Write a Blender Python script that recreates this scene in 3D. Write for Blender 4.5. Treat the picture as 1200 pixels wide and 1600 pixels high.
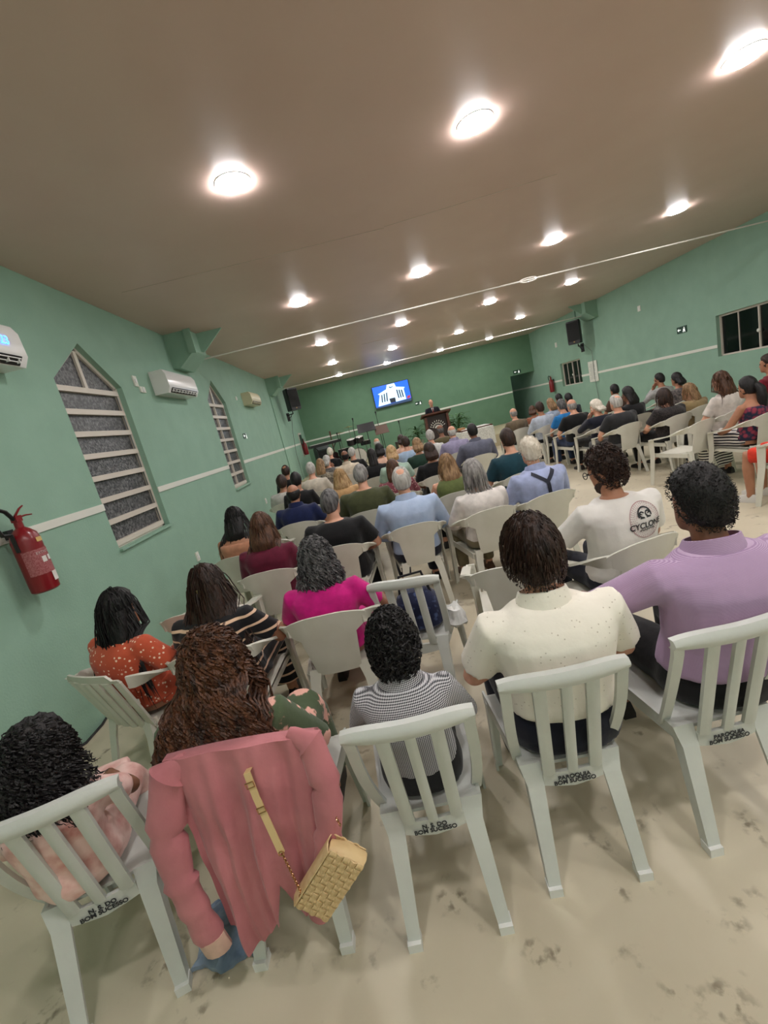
import bpy, math, random
from math import sin, cos, pi, radians, sqrt
from mathutils import Vector, Matrix, noise
from mathutils.bvhtree import BVHTree
random.seed(7)
for o in list(bpy.data.objects): bpy.data.objects.remove(o)
SC = bpy.context.scene
COL = SC.collection
V = Vector

# ------------------------------------------------------------- camera
FPX, YAW, PITCH, ROLL, CH = 672.7, radians(-.41), radians(-11.94), radians(13.68), 1.72
_f = V((sin(YAW)*cos(PITCH), cos(YAW)*cos(PITCH), sin(PITCH)))
_r = V((cos(YAW), -sin(YAW), 0)); _u = _r.cross(_f)
CR = cos(ROLL)*_r - sin(ROLL)*_u; CU = sin(ROLL)*_r + cos(ROLL)*_u
cam = bpy.data.cameras.new('camera'); cam_o = bpy.data.objects.new('camera', cam); COL.objects.link(cam_o)
cam.sensor_fit = 'HORIZONTAL'; cam.sensor_width = 36; cam.lens = 36*FPX/1200; cam.clip_start = .02
cam_o.matrix_world = Matrix(((CR.x, CU.x, -_f.x, 0), (CR.y, CU.y, -_f.y, 0), (CR.z, CU.z, -_f.z, CH), (0, 0, 0, 1)))
SC.camera = cam_o
SC.view_settings.view_transform = 'Standard'; SC.view_settings.look = 'None'
SC.view_settings.exposure = 2.3; SC.view_settings.gamma = 1; SC.view_settings.use_curve_mapping = False
W = bpy.data.worlds.new('night'); SC.world = W; W.use_nodes = True
W.node_tree.nodes['Background'].inputs[0].default_value = (.02, .025, .04, 1)
W.node_tree.nodes['Background'].inputs[1].default_value = .2
LAMP = 34.0

def ray(px, py): return CR*((px-600)/FPX) - CU*((py-800)/FPX) + _f
CAM = V((0, 0, CH))
def at_y(px, py, Y): d = ray(px, py); return CAM + d*(Y/d.y)
def at_x(px, py, X): d = ray(px, py); return CAM + d*(X/d.x)
def at_z(px, py, z): d = ray(px, py); return CAM + d*((z-CH)/d.z)

# ------------------------------------------------------------- materials
def lin(c):
    c = c/255.; return c/12.92 if c <= .04045 else ((c+.055)/1.055)**2.4
def rgb(c): return (lin(c[0]), lin(c[1]), lin(c[2]), 1)
MATS = {}
def mat(name, c, rough=.6, c2=None, scale=8, detail=4, bump=0, bscale=None, spec=.5, metal=0, emit=0, kind='noise', aniso=0, sheen=0, stretch=None, trans=0, lo=.35, hi=.65):
    if name in MATS: return MATS[name]
    m = bpy.data.materials.new(name); m.use_nodes = True; n = m.node_tree.nodes; l = m.node_tree.links
    b = n['Principled BSDF']; b.inputs['Base Color'].default_value = rgb(c); b.inputs['Roughness'].default_value = rough
    b.inputs['Specular IOR Level'].default_value = spec; b.inputs['Metallic'].default_value = metal
    b.inputs['Anisotropic'].default_value = aniso; b.inputs['Sheen Weight'].default_value = sheen
    b.inputs['Transmission Weight'].default_value = trans
    tc = n.new('ShaderNodeTexCoord'); mp = n.new('ShaderNodeMapping'); l.new(tc.outputs['Object'], mp.inputs[0])
    if stretch: mp.inputs['Scale'].default_value = stretch
    def tex(k, s):
        if k == 'voronoi':
            t = n.new('ShaderNodeTexVoronoi'); t.inputs['Scale'].default_value = s; l.new(mp.outputs[0], t.inputs['Vector']); return t.outputs['Distance']
        if k == 'stripe':
            t = n.new('ShaderNodeTexWave'); t.bands_direction = 'X'; t.inputs['Scale'].default_value = s; l.new(mp.outputs[0], t.inputs['Vector']); return t.outputs['Fac']
        if k == 'stripez':
            t = n.new('ShaderNodeTexWave'); t.bands_direction = 'Z'; t.inputs['Scale'].default_value = s; t.inputs['Distortion'].default_value = .6; l.new(mp.outputs[0], t.inputs['Vector']); return t.outputs['Fac']
        if k == 'check':
            a = n.new('ShaderNodeTexWave'); a.bands_direction = 'X'; a.inputs['Scale'].default_value = s; l.new(mp.outputs[0], a.inputs['Vector'])
            z = n.new('ShaderNodeTexWave'); z.bands_direction = 'Z'; z.inputs['Scale'].default_value = s; l.new(mp.outputs[0], z.inputs['Vector'])
            d = n.new('ShaderNodeMath'); d.operation = 'ADD'; l.new(a.outputs['Fac'], d.inputs[0]); l.new(z.outputs['Fac'], d.inputs[1])
            h = n.new('ShaderNodeMath'); h.operation = 'MULTIPLY'; h.inputs[1].default_value = .5; l.new(d.outputs[0], h.inputs[0]); return h.outputs[0]
        t = n.new('ShaderNodeTexNoise'); t.inputs['Scale'].default_value = s; t.inputs['Detail'].default_value = detail; l.new(mp.outputs[0], t.inputs['Vector']); return t.outputs['Fac']
    if c2:
        r = n.new('ShaderNodeValToRGB'); r.color_ramp.elements[0].position = lo; r.color_ramp.elements[1].position = hi
        r.color_ramp.elements[0].color = rgb(c); r.color_ramp.elements[1].color = rgb(c2)
        l.new(tex(kind, scale), r.inputs[0]); l.new(r.outputs[0], b.inputs['Base Color'])
    if bump:
        bp = n.new('ShaderNodeBump'); bp.inputs['Strength'].default_value = bump; bp.inputs['Distance'].default_value = .01
        l.new(tex('noise', bscale or scale*3), bp.inputs['Height']); l.new(bp.outputs[0], b.inputs['Normal'])
    if emit:
        b.inputs['Emission Color'].default_value = rgb(c); b.inputs['Emission Strength'].default_value = emit
    MATS[name] = m; return m

# ------------------------------------------------------------- mesh building
class MB:
    def __init__(s): s.v = []; s.f = []
    def add(s, vs, fs):
        k = len(s.v); s.v += [tuple(p) for p in vs]; s.f += [tuple(i+k for i in f) for f in fs]; return s
    def box(s, c, d, rz=0, taper=1):
        c = V(c); x, y, z = d[0]/2, d[1]/2, d[2]/2; R = Matrix.Rotation(rz, 3, 'Z')
        p = [c + R @ V((sx*x*(taper if sz < 0 else 1), sy*y*(taper if sz < 0 else 1), sz*z)) for sz in (-1, 1) for sx, sy in ((-1, -1), (1, -1), (1, 1), (-1, 1))]
        return s.add(p, [(3, 2, 1, 0), (4, 5, 6, 7), (0, 1, 5, 4), (1, 2, 6, 5), (2, 3, 7, 6), (3, 0, 4, 7)])
    def loft(s, rings, cap=True):
        n = len(rings[0]); vs = [p for r in rings for p in r]; fs = []
        for i in range(len(rings)-1):
            for j in range(n):
                a, b = i*n+j, i*n+(j+1) % n; fs.append((a, b, b+n, a+n))
        if cap: fs.append(tuple(range(n-1, -1, -1))); fs.append(tuple(range(len(vs)-n, len(vs))))
        return s.add(vs, fs)
    def ell(s, rings, n=14, p=1.0):   # rings: (center, rx, ry) horizontal ellipses
        def sg(a): return math.copysign(abs(a)**p, a)
        return s.loft([[V(c)+V((sg(cos(2*pi*j/n))*rx, sg(sin(2*pi*j/n))*ry, 0)) for j in range(n)] for c, rx, ry in rings])
    def tube(s, pts, rad, n=8, cap=True, flat=1.0, ref=None):
        pts = [V(p) for p in pts]; rings = []
        if not hasattr(rad, '__len__'): rad = [rad]*len(pts)
        u = None
        for i, p in enumerate(pts):
            t = (pts[min(i+1, len(pts)-1)] - pts[max(i-1, 0)]); t = t.normalized() if t.length > 1e-9 else V((0, 0, 1))
            if u is None: u = t.cross(V(ref) if ref else (V((0, 0, 1)) if abs(t.z) < .9 else V((0, 1, 0))))
            u = (u - t*u.dot(t)).normalized(); w = t.cross(u)
            rings.append([p + u*(cos(2*pi*j/n)*rad[i]) + w*(sin(2*pi*j/n)*rad[i]*flat) for j in range(n)])
        return s.loft(rings, cap)
    def ball(s, c, r, n=12, m=8):
        r = r if hasattr(r, '__len__') else (r, r, r); c = V(c)
        return s.loft([[c+V((r[0]*sin(pi*(i+.02)/(m+.04))*cos(2*pi*j/n), r[1]*sin(pi*(i+.02)/(m+.04))*sin(2*pi*j/n), -r[2]*cos(pi*(i+.02)/(m+.04)))) for j in range(n)] for i in range(m+1)])
    def prism(s, poly, off):
        n = len(poly); off = V(off); vs = [V(p) for p in poly]+[V(p)+off for p in poly]
        return s.add(vs, [tuple(range(n-1, -1, -1)), tuple(range(n, 2*n))]+[(j, (j+1) % n, (j+1) % n+n, j+n) for j in range(n)])
    def grid(s, fn, nu, nv, thick):    # closed slab; fn(u,v)->Vector, thick = offset vector or fn
        A = [[V(fn(i/nu, j/nv)) for j in range(nv+1)] for i in range(nu+1)]
        T = thick if callable(thick) else (lambda u, v: V(thick))
        m = nv+1; N = (nu+1)*m
        vs = [A[i][j] for i in range(nu+1) for j in range(m)]+[A[i][j]+T(i/nu, j/nv) for i in range(nu+1) for j in range(m)]
        fs = []
        for i in range(nu):
            for j in range(nv):
                a = i*m+j; fs += [(a, a+m, a+m+1, a+1), (a+N, a+1+N, a+m+1+N, a+m+N)]
        for i in range(nu):
            a = i*m; b = i*m+nv; fs += [(a, a+N, a+m+N, a+m), (b, b+m, b+m+N, b+N)]
        for j in range(nv):
            a = j; b = nu*m+j; fs += [(a, a+1, a+1+N, a+N), (b, b+N, b+1+N, b+1)]
        return s.add(vs, fs)
    def mesh(s, name, m, smooth=True, fix=True):
        me = bpy.data.meshes.new(name); me.from_pydata(s.v, [], s.f)
        if fix:
            import bmesh
            b = bmesh.new(); b.from_mesh(me); bmesh.ops.recalc_face_normals(b, faces=b.faces); b.to_mesh(me); b.free()
        if m: me.materials.append(m)
        if smooth: shade(me)
        return me
def shade(me, ang=38):
    me.shade_smooth()
    try: me.set_sharp_from_angle(angle=radians(ang))
    except Exception: pass
def link(name, data, parent=None):
    o = bpy.data.objects.new(name, data); COL.objects.link(o)
    if parent: o.parent = parent
    return o
def obj(name, mb, m, parent=None, smooth=True): return link(name, mb.mesh(name, m, smooth), parent)
def tag(o, label, cat, group=None):
    o['label'] = label; o['category'] = cat
    if group: o['group'] = group
    return o
def thing(name, label, cat, loc=(0, 0, 0), rz=0, group=None):
    o = link(name, None); o.location = loc; o.rotation_euler = (0, 0, rz); o.empty_display_size = .1
    return tag(o, label, cat, group)
def struct(name, mb, m, label=None, smooth=False):
    o = obj(name, mb, m, None, smooth); o['kind'] = 'structure'; o['label'] = label or name.replace('_', ' '); return o
def lettering(name, txt, size, m, parent, M, extrude=.0006, bold=0):
    cu = bpy.data.curves.new(name, 'FONT'); cu.body = txt; cu.size = size; cu.align_x = 'CENTER'; cu.align_y = 'CENTER'; cu.extrude = extrude; cu.offset = bold; cu.space_line = .85
    t = bpy.data.objects.new('tmp', cu); COL.objects.link(t)
    dg = bpy.context.evaluated_depsgraph_get(); me = bpy.data.meshes.new_from_object(t.evaluated_get(dg)); bpy.data.objects.remove(t)
    me.transform(M); me.materials.clear(); me.materials.append(m); me.name = name
    return link(name, me, parent)
def lerp(a, b, t): return a+(b-a)*t
# ------------------------------------------------------------- the room
H = 3.56; XL = -2.5; YB = 17.72; YR = -4.0
def xr(Y): return 7.45-.047*(Y-9)
def rwall(px, py):                    # pixel on the right wall
    d = ray(px, py); t = (7.45+.047*9)/(d.x+.047*d.y); return CAM+d*t
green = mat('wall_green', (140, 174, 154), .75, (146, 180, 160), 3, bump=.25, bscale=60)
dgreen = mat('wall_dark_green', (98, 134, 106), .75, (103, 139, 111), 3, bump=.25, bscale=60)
white_paint = mat('white_paint', (226, 226, 216), .5)
ceil_m = mat('ceiling_pvc', (208, 180, 168), .42, (211, 184, 172), 2, spec=1.0)
floor_m = mat('floor_concrete', (204, 194, 170), .42, (188, 178, 154), 1.3, detail=8, bump=.05, bscale=14)
def stains(m):
    n = m.node_tree.nodes; l = m.node_tree.links; b = n['Principled BSDF']; src = b.inputs['Base Color'].links[0].from_socket
    tc = n.new('ShaderNodeTexCoord')
    def ns(sc, d):
        t = n.new('ShaderNodeTexNoise'); t.inputs['Scale'].default_value = sc; t.inputs['Detail'].default_value = d; l.new(tc.outputs['Object'], t.inputs['Vector']); return t.outputs['Fac']
    def ramp(s, a, c):
        r = n.new('ShaderNodeValToRGB'); r.color_ramp.elements[0].position = a; r.color_ramp.elements[1].position = c; l.new(s, r.inputs[0]); return r.outputs[0]
    k = n.new('ShaderNodeMath'); k.operation = 'MULTIPLY'; l.new(ramp(ns(5.5, 3), .56, .68), k.inputs[0]); l.new(ramp(ns(26, 6), .5, .64), k.inputs[1])
    k2 = n.new('ShaderNodeMath'); k2.operation = 'MULTIPLY'; k2.inputs[1].default_value = .75; l.new(k.outputs[0], k2.inputs[0])
    mx = n.new('ShaderNodeMix'); mx.data_type = 'RGBA'; l.new(k2.outputs[0], mx.inputs['Factor']); l.new(src, mx.inputs['A']); mx.inputs['B'].default_value = rgb((104, 92, 74)); l.new(mx.outputs['Result'], b.inputs['Base Color'])
stains(floor_m)

m = MB(); m.box((2.5, 9.5, -.1), (13, 28, .2)); struct('floor', m, floor_m, 'pale beige concrete floor with dark scuff marks')
m = MB(); m.box((2.5, 9.5, H+.1), (13, 28, .2)); ceiling = struct('ceiling', m, ceil_m, 'flat taupe plastic lined ceiling')
seam_m = mat('seam', (182, 165, 150), .6)
for (a, b) in (((190, 457), (600, 356)), ((600, 354), (870, 272)), ((565, 538), (620, 525))):
    p, q = at_z(*a, H), at_z(*b, H); mm = MB(); mm.tube([(p.x, p.y, H-.001), (q.x, q.y, H-.001)], .003, 4)
    o = obj('panel_seam', mm, seam_m, ceiling)

def pane_wall(name, holes, y0, y1, thick, mtl, label):   # wall in (y,z) plane built round pointed holes, x from 0 to -thick
    m = MB(); ys = y0
    def slab(poly): m.prism([(0, y, z) for y, z in poly], (-thick, 0, 0))
    for (a, b, zb, zs, zt) in holes:
        slab([(ys, 0), (a, 0), (a, H), (ys, H)]); slab([(a, 0), (b, 0), (b, zb), (a, zb)]); c = (a+b)/2
        if zt > zs: slab([(a, zs), (c, zt), (c, H), (a, H)]); slab([(c, zt), (b, zs), (b, H), (c, H)])
        else: slab([(a, zs), (b, zs), (b, H), (a, H)])
        ys = b
    slab([(ys, 0), (y1, 0), (y1, H), (ys, H)])
    return struct(name, m, mtl, label)
W1 = (3.95, 5.0, 1.13, 2.70, 3.08); W2 = (7.62, 8.57, 1.13, 2.70, 3.08)
wl = pane_wall('wall_left', [W1, W2], YR, YB+.2, .25, green, 'mint green left wall with pointed windows'); wl.location.x = XL
ang = math.atan2(-.047, 1)            # right wall, slightly splayed
RS = Matrix.Translation((xr(0), 0, 0)) @ Matrix.Rotation(-ang, 4, 'Z')
RI = RS.inverted()
def rl(px, py): return RI @ rwall(px, py)
wa, wb = rl(1118, 494), rl(1125, 557)
RW = [(wa.y-1.7, wa.y, wb.z, wa.z, 0)]
sa, sb_, sc_ = rl(875, 569), rl(906, 562), rl(880, 604)
RW.append((sb_.y, sa.y, sc_.z, sa.z, 0))
wr = pane_wall('wall_right', RW, YR, 23.4, -.25, green, 'mint green right wall with sliding windows'); wr.matrix_world = RS
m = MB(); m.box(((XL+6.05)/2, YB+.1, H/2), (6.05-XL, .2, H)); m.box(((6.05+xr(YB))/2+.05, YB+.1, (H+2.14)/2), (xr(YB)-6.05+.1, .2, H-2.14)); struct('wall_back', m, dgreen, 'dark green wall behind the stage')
m = MB(); m.box((5.95, 20.6, H/2), (.2, 5.6, H)); struct('wall_corridor', m, green, 'dim green wall of the passage beside the stage')
m = MB(); m.box((6.4, 23.4, H/2), (1.4, .2, H)); struct('wall_passage_end', m, green, 'dim green end wall of the passage')
m = MB(); m.box((2.6, YR-.1, H/2), (11.6, .2, H)); struct('wall_front', m, green, 'mint green wall behind the viewer')
ti = 0
def trim(m, label):
    global ti; ti += 1; return struct('trim_%d' % ti, m, white_paint, label)
for a, b, t in ((YR, 3.95, 'before the near pointed window'), (5.0, 7.62, 'between the two pointed windows'), (8.57, 16.05, 'beyond the far pointed window'), (16.7, YB, 'in the far left corner')):
    m = MB(); m.box((XL+.004, (a+b)/2, 1.54), (.012, b-a, .062)); trim(m, 'white stripe on the left wall '+t)
m = MB(); m.box(((XL+6.05)/2, YB-.004, 1.54), (6.05-XL, .012, .062)); trim(m, 'white stripe along the dark green back wall')
for a, b, t in ((YR, RW[0][0], 'right of the large window'), (RW[0][1], RW[1][0], 'between the two right windows'), (RW[1][1], 23.2, 'far end past the small window')):
    m = MB(); m.box((-.004, (a+b)/2, 1.54), (.012, b-a, .062)); o = trim(m, 'white stripe on the right wall '+t); o.matrix_world = RS
# stage
stage_m = mat('stage_tile', (196, 184, 152), .4, (188, 176, 146), 4)
m = MB(); m.box((1.75, 15.9, .19), (8.5, 3.62, .38)); struct('floor_stage', m, stage_m, 'beige tiled stage platform')
# windows
alu = mat('window_frame_paint', (214, 204, 192), .45)
glass1 = mat('textured_glass', (54, 54, 58), .32, (132, 132, 132), 38, detail=6, bump=.8, bscale=50, kind='noise', lo=.42, hi=.75, spec=.6)
dark_gl = mat('night_glass', (8, 12, 14), .06, spec=.6)
def arch_window(n, w, split, label):
    a, b, zb, zs, zt = w; x = XL-.10; c = (a+b)/2
    root = thing('window_%d' % n, label, 'window', (x, c, zb)); root['kind'] = 'structure'; hw = (b-a)/2
    def bar(name, p, q, wd=.045, dp=.04):
        m = MB(); p = V((0, p[0]-c, p[1]-zb)); q = V((0, q[0]-c, q[1]-zb)); d = (q-p).normalized(); nrm = V((0, -d.z, d.y))*wd/2
        m.prism([p+nrm, q+nrm, q-nrm, p-nrm], (dp, 0, 0)); return obj(name, m, alu, root, False)
    e = .022
    for p, q in (((a+e, zb), (a+e, zs)), ((b-e, zb), (b-e, zs)), ((a, zb+e), (b, zb+e)), ((a+e, zs), (c, zt-e)), ((b-e, zs), (c, zt-e)), ((c, zs-.06), (c, zt-.04))): bar('frame', p, q)
    nl = 7; z0, z1 = zb+.045, zs-.06; hgt = (z1-z0)/nl
    for i in range(nl+1): bar('louvre_bar', (a+.03, z0+i*hgt), (b-.03, z0+i*hgt), .05, .055)
    if split: bar('mullion', (lerp(a, b, .42), z0), (lerp(a, b, .42), z1), .03, .05)
    bm = MB(); bm.tube([(.045, hw-.06, .06), (.045, hw-.06, zs-zb-.1)], .006, 6); obj('opening_rod', bm, mat('steel', (150, 150, 150), .3, metal=1), root)
    cols = ((a+.04, lerp(a, b, .42)-.01), (lerp(a, b, .42)+.01, b-.04)) if split else ((a+.04, b-.04),)
    for i in range(nl):
        for (ya, yb_) in cols:
            m = MB(); m.box((.012, (ya+yb_)/2-c, z0+(i+.5)*hgt-zb), (.008, yb_-ya, hgt-.03)); obj('pane', m, glass1, root, False)
    for s in (-1, 1):
        m = MB(); m.prism([(.01, s*.01, zs-.05-zb), (.01, s*(hw-.05), zs-.05-zb), (.01, s*(hw-.05), zs-zb), (.01, s*.01, zt-.07-zb)], (.008, 0, 0)); obj('pane', m, glass1, root, False)
    m = MB(); m.box((.05, 0, -.012), (.16, b-a, .022)); obj('sill', m, green, root, False)
arch_window(1, W1, False, 'near pointed louvre window with grey textured glass panes')
arch_window(2, W2, True, 'far pointed louvre window with divided panes beside the cream air conditioner')
m = MB(); m.box((XL-.4, 6, 2), (.02, 9, 4)); struct('wall_outside', m, mat('outside_dark', (20, 22, 26), .9), 'dark night outside the left windows')
def slide_window(n, w, label, marks):
    a, b, zb, zt, _ = w; root = link('window_%d' % n, None); root['kind'] = 'structure'; root['label'] = label; root['category'] = 'window'
    root.matrix_world = RS @ Matrix.Translation((.1, (a+b)/2, zb)); hw = (b-a)/2; hh = zt-zb
    for c, d in (((0, -hw+.015, hh/2), (.05, .03, hh)), ((0, hw-.015, hh/2), (.05, .03, hh)), ((0, 0, .015), (.05, 2*hw, .03)), ((0, 0, hh-.02), (.06, 2*hw, .04))):
        m = MB(); m.box(c, d); obj('frame', m, alu, root, False)
    nb = len(marks)+1; e = [-hw]+[hw*k for k in marks]+[hw]
    for i in range(nb):
        m = MB(); m.box((.01*(i % 2), (e[i]+e[i+1])/2, hh/2), (.008, e[i+1]-e[i], hh-.05)); obj('pane', m, dark_gl, root, False)
        if i: m = MB(); m.box((-.01, e[i], hh/2), (.03, .01 if abs(marks[i-1]) > .1 else .022, hh-.05)); obj('mullion', m, alu, root, False)
    m = MB(); m.ball((-.04, 0, hh*.42), (.02, .035, .035)); obj('lock_knob', m, white_paint, root)
    m = MB(); m.box((.25, 0, hh/2), (.02, 2*hw+.3, hh+.3)); obj('backing', m, mat('outside_dark', (20, 22, 26), .9), root, False)
slide_window(3, RW[0], 'large dark sliding window on the right wall', (-.5, 0, .5))
slide_window(4, RW[1], 'small dark sliding window near the stage', (-.5, 0, .5))

# ------------------------------------------------------------- ceiling lamps
lamp_m = mat('lamp_diffuser', (255, 252, 252), .4, emit=LAMP)
rim_m = mat('lamp_rim', (235, 235, 235), .35)
gx = [-.515, 1.25, 3.2, 4.99]; gy = [3.51, 6.64, 9.83, 12.95, 16.1]
cn = ('leftmost', 'second from left', 'third from left', 'rightmost'); rn = ('nearest', 'second', 'third', 'fourth', 'farthest')
dif = MB(); dif.ell([((0, 0, -.002), .116, .116), ((0, 0, -.016), .115, .115), ((0, 0, -.02), .108, .108), ((0, 0, -.021), .06, .06)], 24); dif = dif.mesh('diffuser', lamp_m)
rim = MB(); rim.ell([((0, 0, 0), .130, .130), ((0, 0, -.005), .128, .128), ((0, 0, -.006), .118, .118)], 24); rim = rim.mesh('rim', rim_m)
for j, y in enumerate([-2.75, .38]+gy):
    for i, x in enumerate(gx):
        lab = ('round white ceiling lamp in the %s visible row, %s of its row' % (rn[j-2], cn[i])) if j > 1 else 'round white ceiling lamp in the row %s, %s of its row' % (('behind the viewer', 'above the viewer')[j], cn[i])
        t = thing('ceiling_lamp', lab, 'lamp', (x, y, H), 0, 'round ceiling lamps')
        link('rim', rim, t); link('diffuser', dif, t)

t = thing('ceiling_lamp', 'added dim fill lamp hidden inside the passage beside the stage', 'lamp', (6.45, 20.6, H))  # added fill lamp, hidden behind the lintel, to brighten the dark passage
link('rim', rim, t); pd = dif.copy(); pd.materials.clear(); pd.materials.append(mat('passage_fill_diffuser', (255, 252, 252), .4, emit=5)); link('diffuser', pd, t)
# ------------------------------------------------------------- tie rods and column brackets
rod_m = mat('rod_white', (214, 208, 200), .45)
def rod(Y, z, label):
    m = MB(); m.tube([(XL, Y, z), (xr(Y), Y, z)], .011, 6)
    o = thing('tie_rod', label, 'rod', (0, 0, 0)); obj('bar', m, rod_m, o)
    d = ray(798, 449); x = 3.05 if Y < 9 else 2.55
    m = MB(); m.tube([(x+.14*cos(k*pi/8), Y, z+.03*sin(k*pi/8)) for k in range(17)], .009, 6); obj('turnbuckle', m, rod_m, o)
rod(7.35, 3.285, 'white tie rod spanning the hall under the ceiling, the nearer one')
rod(13.35, 3.24, 'white tie rod spanning the hall under the ceiling, in front of the back wall')
def bracket(M, label):
    o = link('column_bracket', None); o.matrix_world = M; tag(o, label, 'bracket', 'green column brackets')
    m = MB(); m.prism([(0, -.26, 3.10), (.1, -.26, 3.08), (.36, -.26, 3.27), (.36, -.26, H), (0, -.26, H)], (0, .52, 0)); obj('corbel', m, green, o, False)
    m = MB(); m.prism([(.3, -.30, 3.25), (.4, -.30, 3.22), (.4, -.30, H), (.3, -.30, H)], (0, .03, 0)); obj('gusset', m, green, o, False)
    m = MB(); m.prism([(.36, .05, 3.3), (.40, .05, 3.28), (.75, .05, H), (.36, .05, H)], (0, .03, 0)); obj('gusset', m, green, o, False)
    return o
bracket(Matrix.Translation((XL, 6.85, 0)), 'green column bracket above the white air conditioner')
bracket(Matrix.Translation((XL, 13.1, 0)), 'green column bracket above the left loudspeaker')
b_ = rl(925, 482)
bracket(RS @ Matrix.Translation((0, b_.y, 0)) @ Matrix.Rotation(pi, 4, 'Z'), 'green column bracket above the right loudspeaker')

# ------------------------------------------------------------- things on the walls
ac_m = mat('ac_white', (232, 230, 228), .18, spec=.6); cream = mat('ac_cream', (214, 204, 170), .35); blk = mat('black_plastic', (22, 22, 24), .45)
def aircon(loc, L, hh, mtl, label, digits=None):
    o = thing('air_conditioner', label, 'air conditioner', loc); d = .21
    m = MB(); m.prism([(0, -L/2, 0), (d*.8, -L/2, -.0), (d, -L/2, .07), (d*.96, -L/2, hh*.8), (d*.8, -L/2, hh), (0, -L/2, hh)], (0, L, 0)); obj('housing', m, mtl, o)
    m = MB(); m.prism([(d*.82, -L*.43, .008), (d+.003, -L*.43, .064), (d+.003, L*.43, .064), (d*.82, L*.43, .008)], (.004, 0, -.004)); obj('outlet', m, blk, o, False)
    for k in (.3, .7):
        m = MB(); m.box((lerp(d*.84, d+.004, k), 0, lerp(.008, .064, k)), (.02, L*.84, .006)); obj('louvre', m, mtl, o, False)
    for k in range(9):
        m = MB(); m.box((d*.92, -L*.4+L*.1*k, .034), (.035, .006, .04)); obj('vane', m, mtl, o, False)
    m = MB(); m.box((d*.98, 0, .085), (.006, L*.98, .006)); obj('seam', m, rim_m, o, False)
    if digits: lettering('display_digits', digits, .085, mat('blue_led', (60, 120, 255), .5, emit=1.2), o, Matrix.Translation((d+.004, L*.32, hh*.55)) @ Matrix.Rotation(pi/2, 4, 'Z') @ Matrix.Rotation(pi/2, 4, 'X'))
    return o
aircon((XL, 2.95, 2.68), .95, .29, ac_m, 'white glossy air conditioner with blue display cut by the left edge', '23')
aircon((XL, 6.22, 2.66), .95, .29, ac_m, 'white glossy air conditioner between the two pointed windows')
aircon((XL, 10.25, 2.69), .85, .27, cream, 'cream air conditioner past the far pointed window')
def plate(M, w, hgt, mtl, name, label, cat, icon=None):
    o = link(name, None); o.matrix_world = M; tag(o, label, cat)
    m = MB(); m.box((.008, 0, 0), (.016, w, hgt)); obj('plate', m, mtl, o, False)
    if icon: icon(o)
    return o
ML = lambda y, z: Matrix.Translation((XL, y, z))
MRW = lambda px, py: RS @ Matrix.Translation((0, rl(px, py).y, rl(px, py).z)) @ Matrix.Rotation(pi, 4, 'Z')
def sw_icon(o):
    m = MB(); m.box((.02, 0, 0), (.012, .03, .05)); obj('rocker', m, rim_m, o, False)
plate(ML(5.33, 2.80), .08, .12, white_paint, 'junction_box', 'upper white junction box beside the near pointed window', 'switch', sw_icon)
plate(ML(5.44, 2.71), .12, .07, white_paint, 'junction_box', 'lower white junction box beside the near pointed window', 'switch', sw_icon)
plate(ML(9.35, 2.82), .05, .08, white_paint, 'junction_box', 'small white box beside the cream air conditioner', 'switch', sw_icon)
plate(ML(5.38, .59), .075, .115, white_paint, 'wall_outlet', 'white wall outlet low on the left wall, nearer', 'outlet', sw_icon)
plate(ML(9.27, .61), .075, .115, white_paint, 'wall_outlet', 'white wall outlet low on the left wall, farther', 'outlet', sw_icon)
signm = mat('sign_green', (16, 60, 44), .5); signw = mat('sign_white', (235, 240, 235), .5, emit=.15)
def exit_icon(o):
    m = MB(); m.box((.018, -.06, 0), (.004, .07, .02)); m.prism([(.016, -.12, 0), (.016, -.08, .035), (.016, -.08, -.035)], (.004, 0, 0)); obj('arrow', m, signw, o, False)
    m = MB(); m.box((.018, .07, -.01), (.004, .05, .05)); m.ball((.018, .075, .035), (.003, .014, .014)); m.box((.018, .045, -.045), (.004, .02, .03)); m.box((.018, .09, -.045), (.004, .02, .03)); obj('figure', m, signw, o, False)
plate(ML(9.16, 2.04), .2, .1, signm, 'exit_sign', 'small dark exit sign on the left wall', 'sign', exit_icon)
plate(MRW(1066, 515), .28, .14, signm, 'exit_sign', 'dark exit sign with white arrow on the right wall', 'sign', exit_icon)
plate(Matrix.Translation((6.35, YB, 2.26)) @ Matrix.Rotation(-pi/2, 4, 'Z'), .3, .13, signm, 'exit_sign', 'exit sign above the passage opening by the stage', 'sign', exit_icon)
plate(Matrix.Translation((2.25, YB, 1.98)) @ Matrix.Rotation(-pi/2, 4, 'Z'), .26, .13, signm, 'exit_sign', 'exit sign on the back wall beside the preacher', 'sign', exit_icon)
plate(MRW(999, 482), .1, .13, white_paint, 'sensor_box', 'white sensor box high on the right wall', 'sensor', sw_icon)
plate(MRW(869, 539), .12, .16, white_paint, 'sensor_box', 'white sensor box left of the right loudspeaker', 'sensor', sw_icon)
pc = rl(928, 580)
def notes(o):
    m = MB()
    for k in range(12): m.box((.018, -.02, .22-.04*k), (.002, .3 if k % 3 else .2, .008))
    obj('print', m, mat('grey_print', (150, 150, 150), .8), o, False)
plate(RS @ Matrix.Translation((-.012, pc.y, pc.z)) @ Matrix.Rotation(pi, 4, 'Z'), .46, .62, white_paint, 'notice_board', 'white notice sheet under the right loudspeaker', 'notice', notes)
cdark = mat('cabinet_dark', (34, 52, 46), .4)
def cab(o):
    m = MB(); m.box((.02, 0, 0), (.02, .5, .72)); obj('door', m, cdark, o, False)
plate(ML(16.38, 1.5), .64, .86, alu, 'wall_cabinet', 'small framed dark wall cabinet behind the far left extinguisher', 'cabinet', cab)
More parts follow.
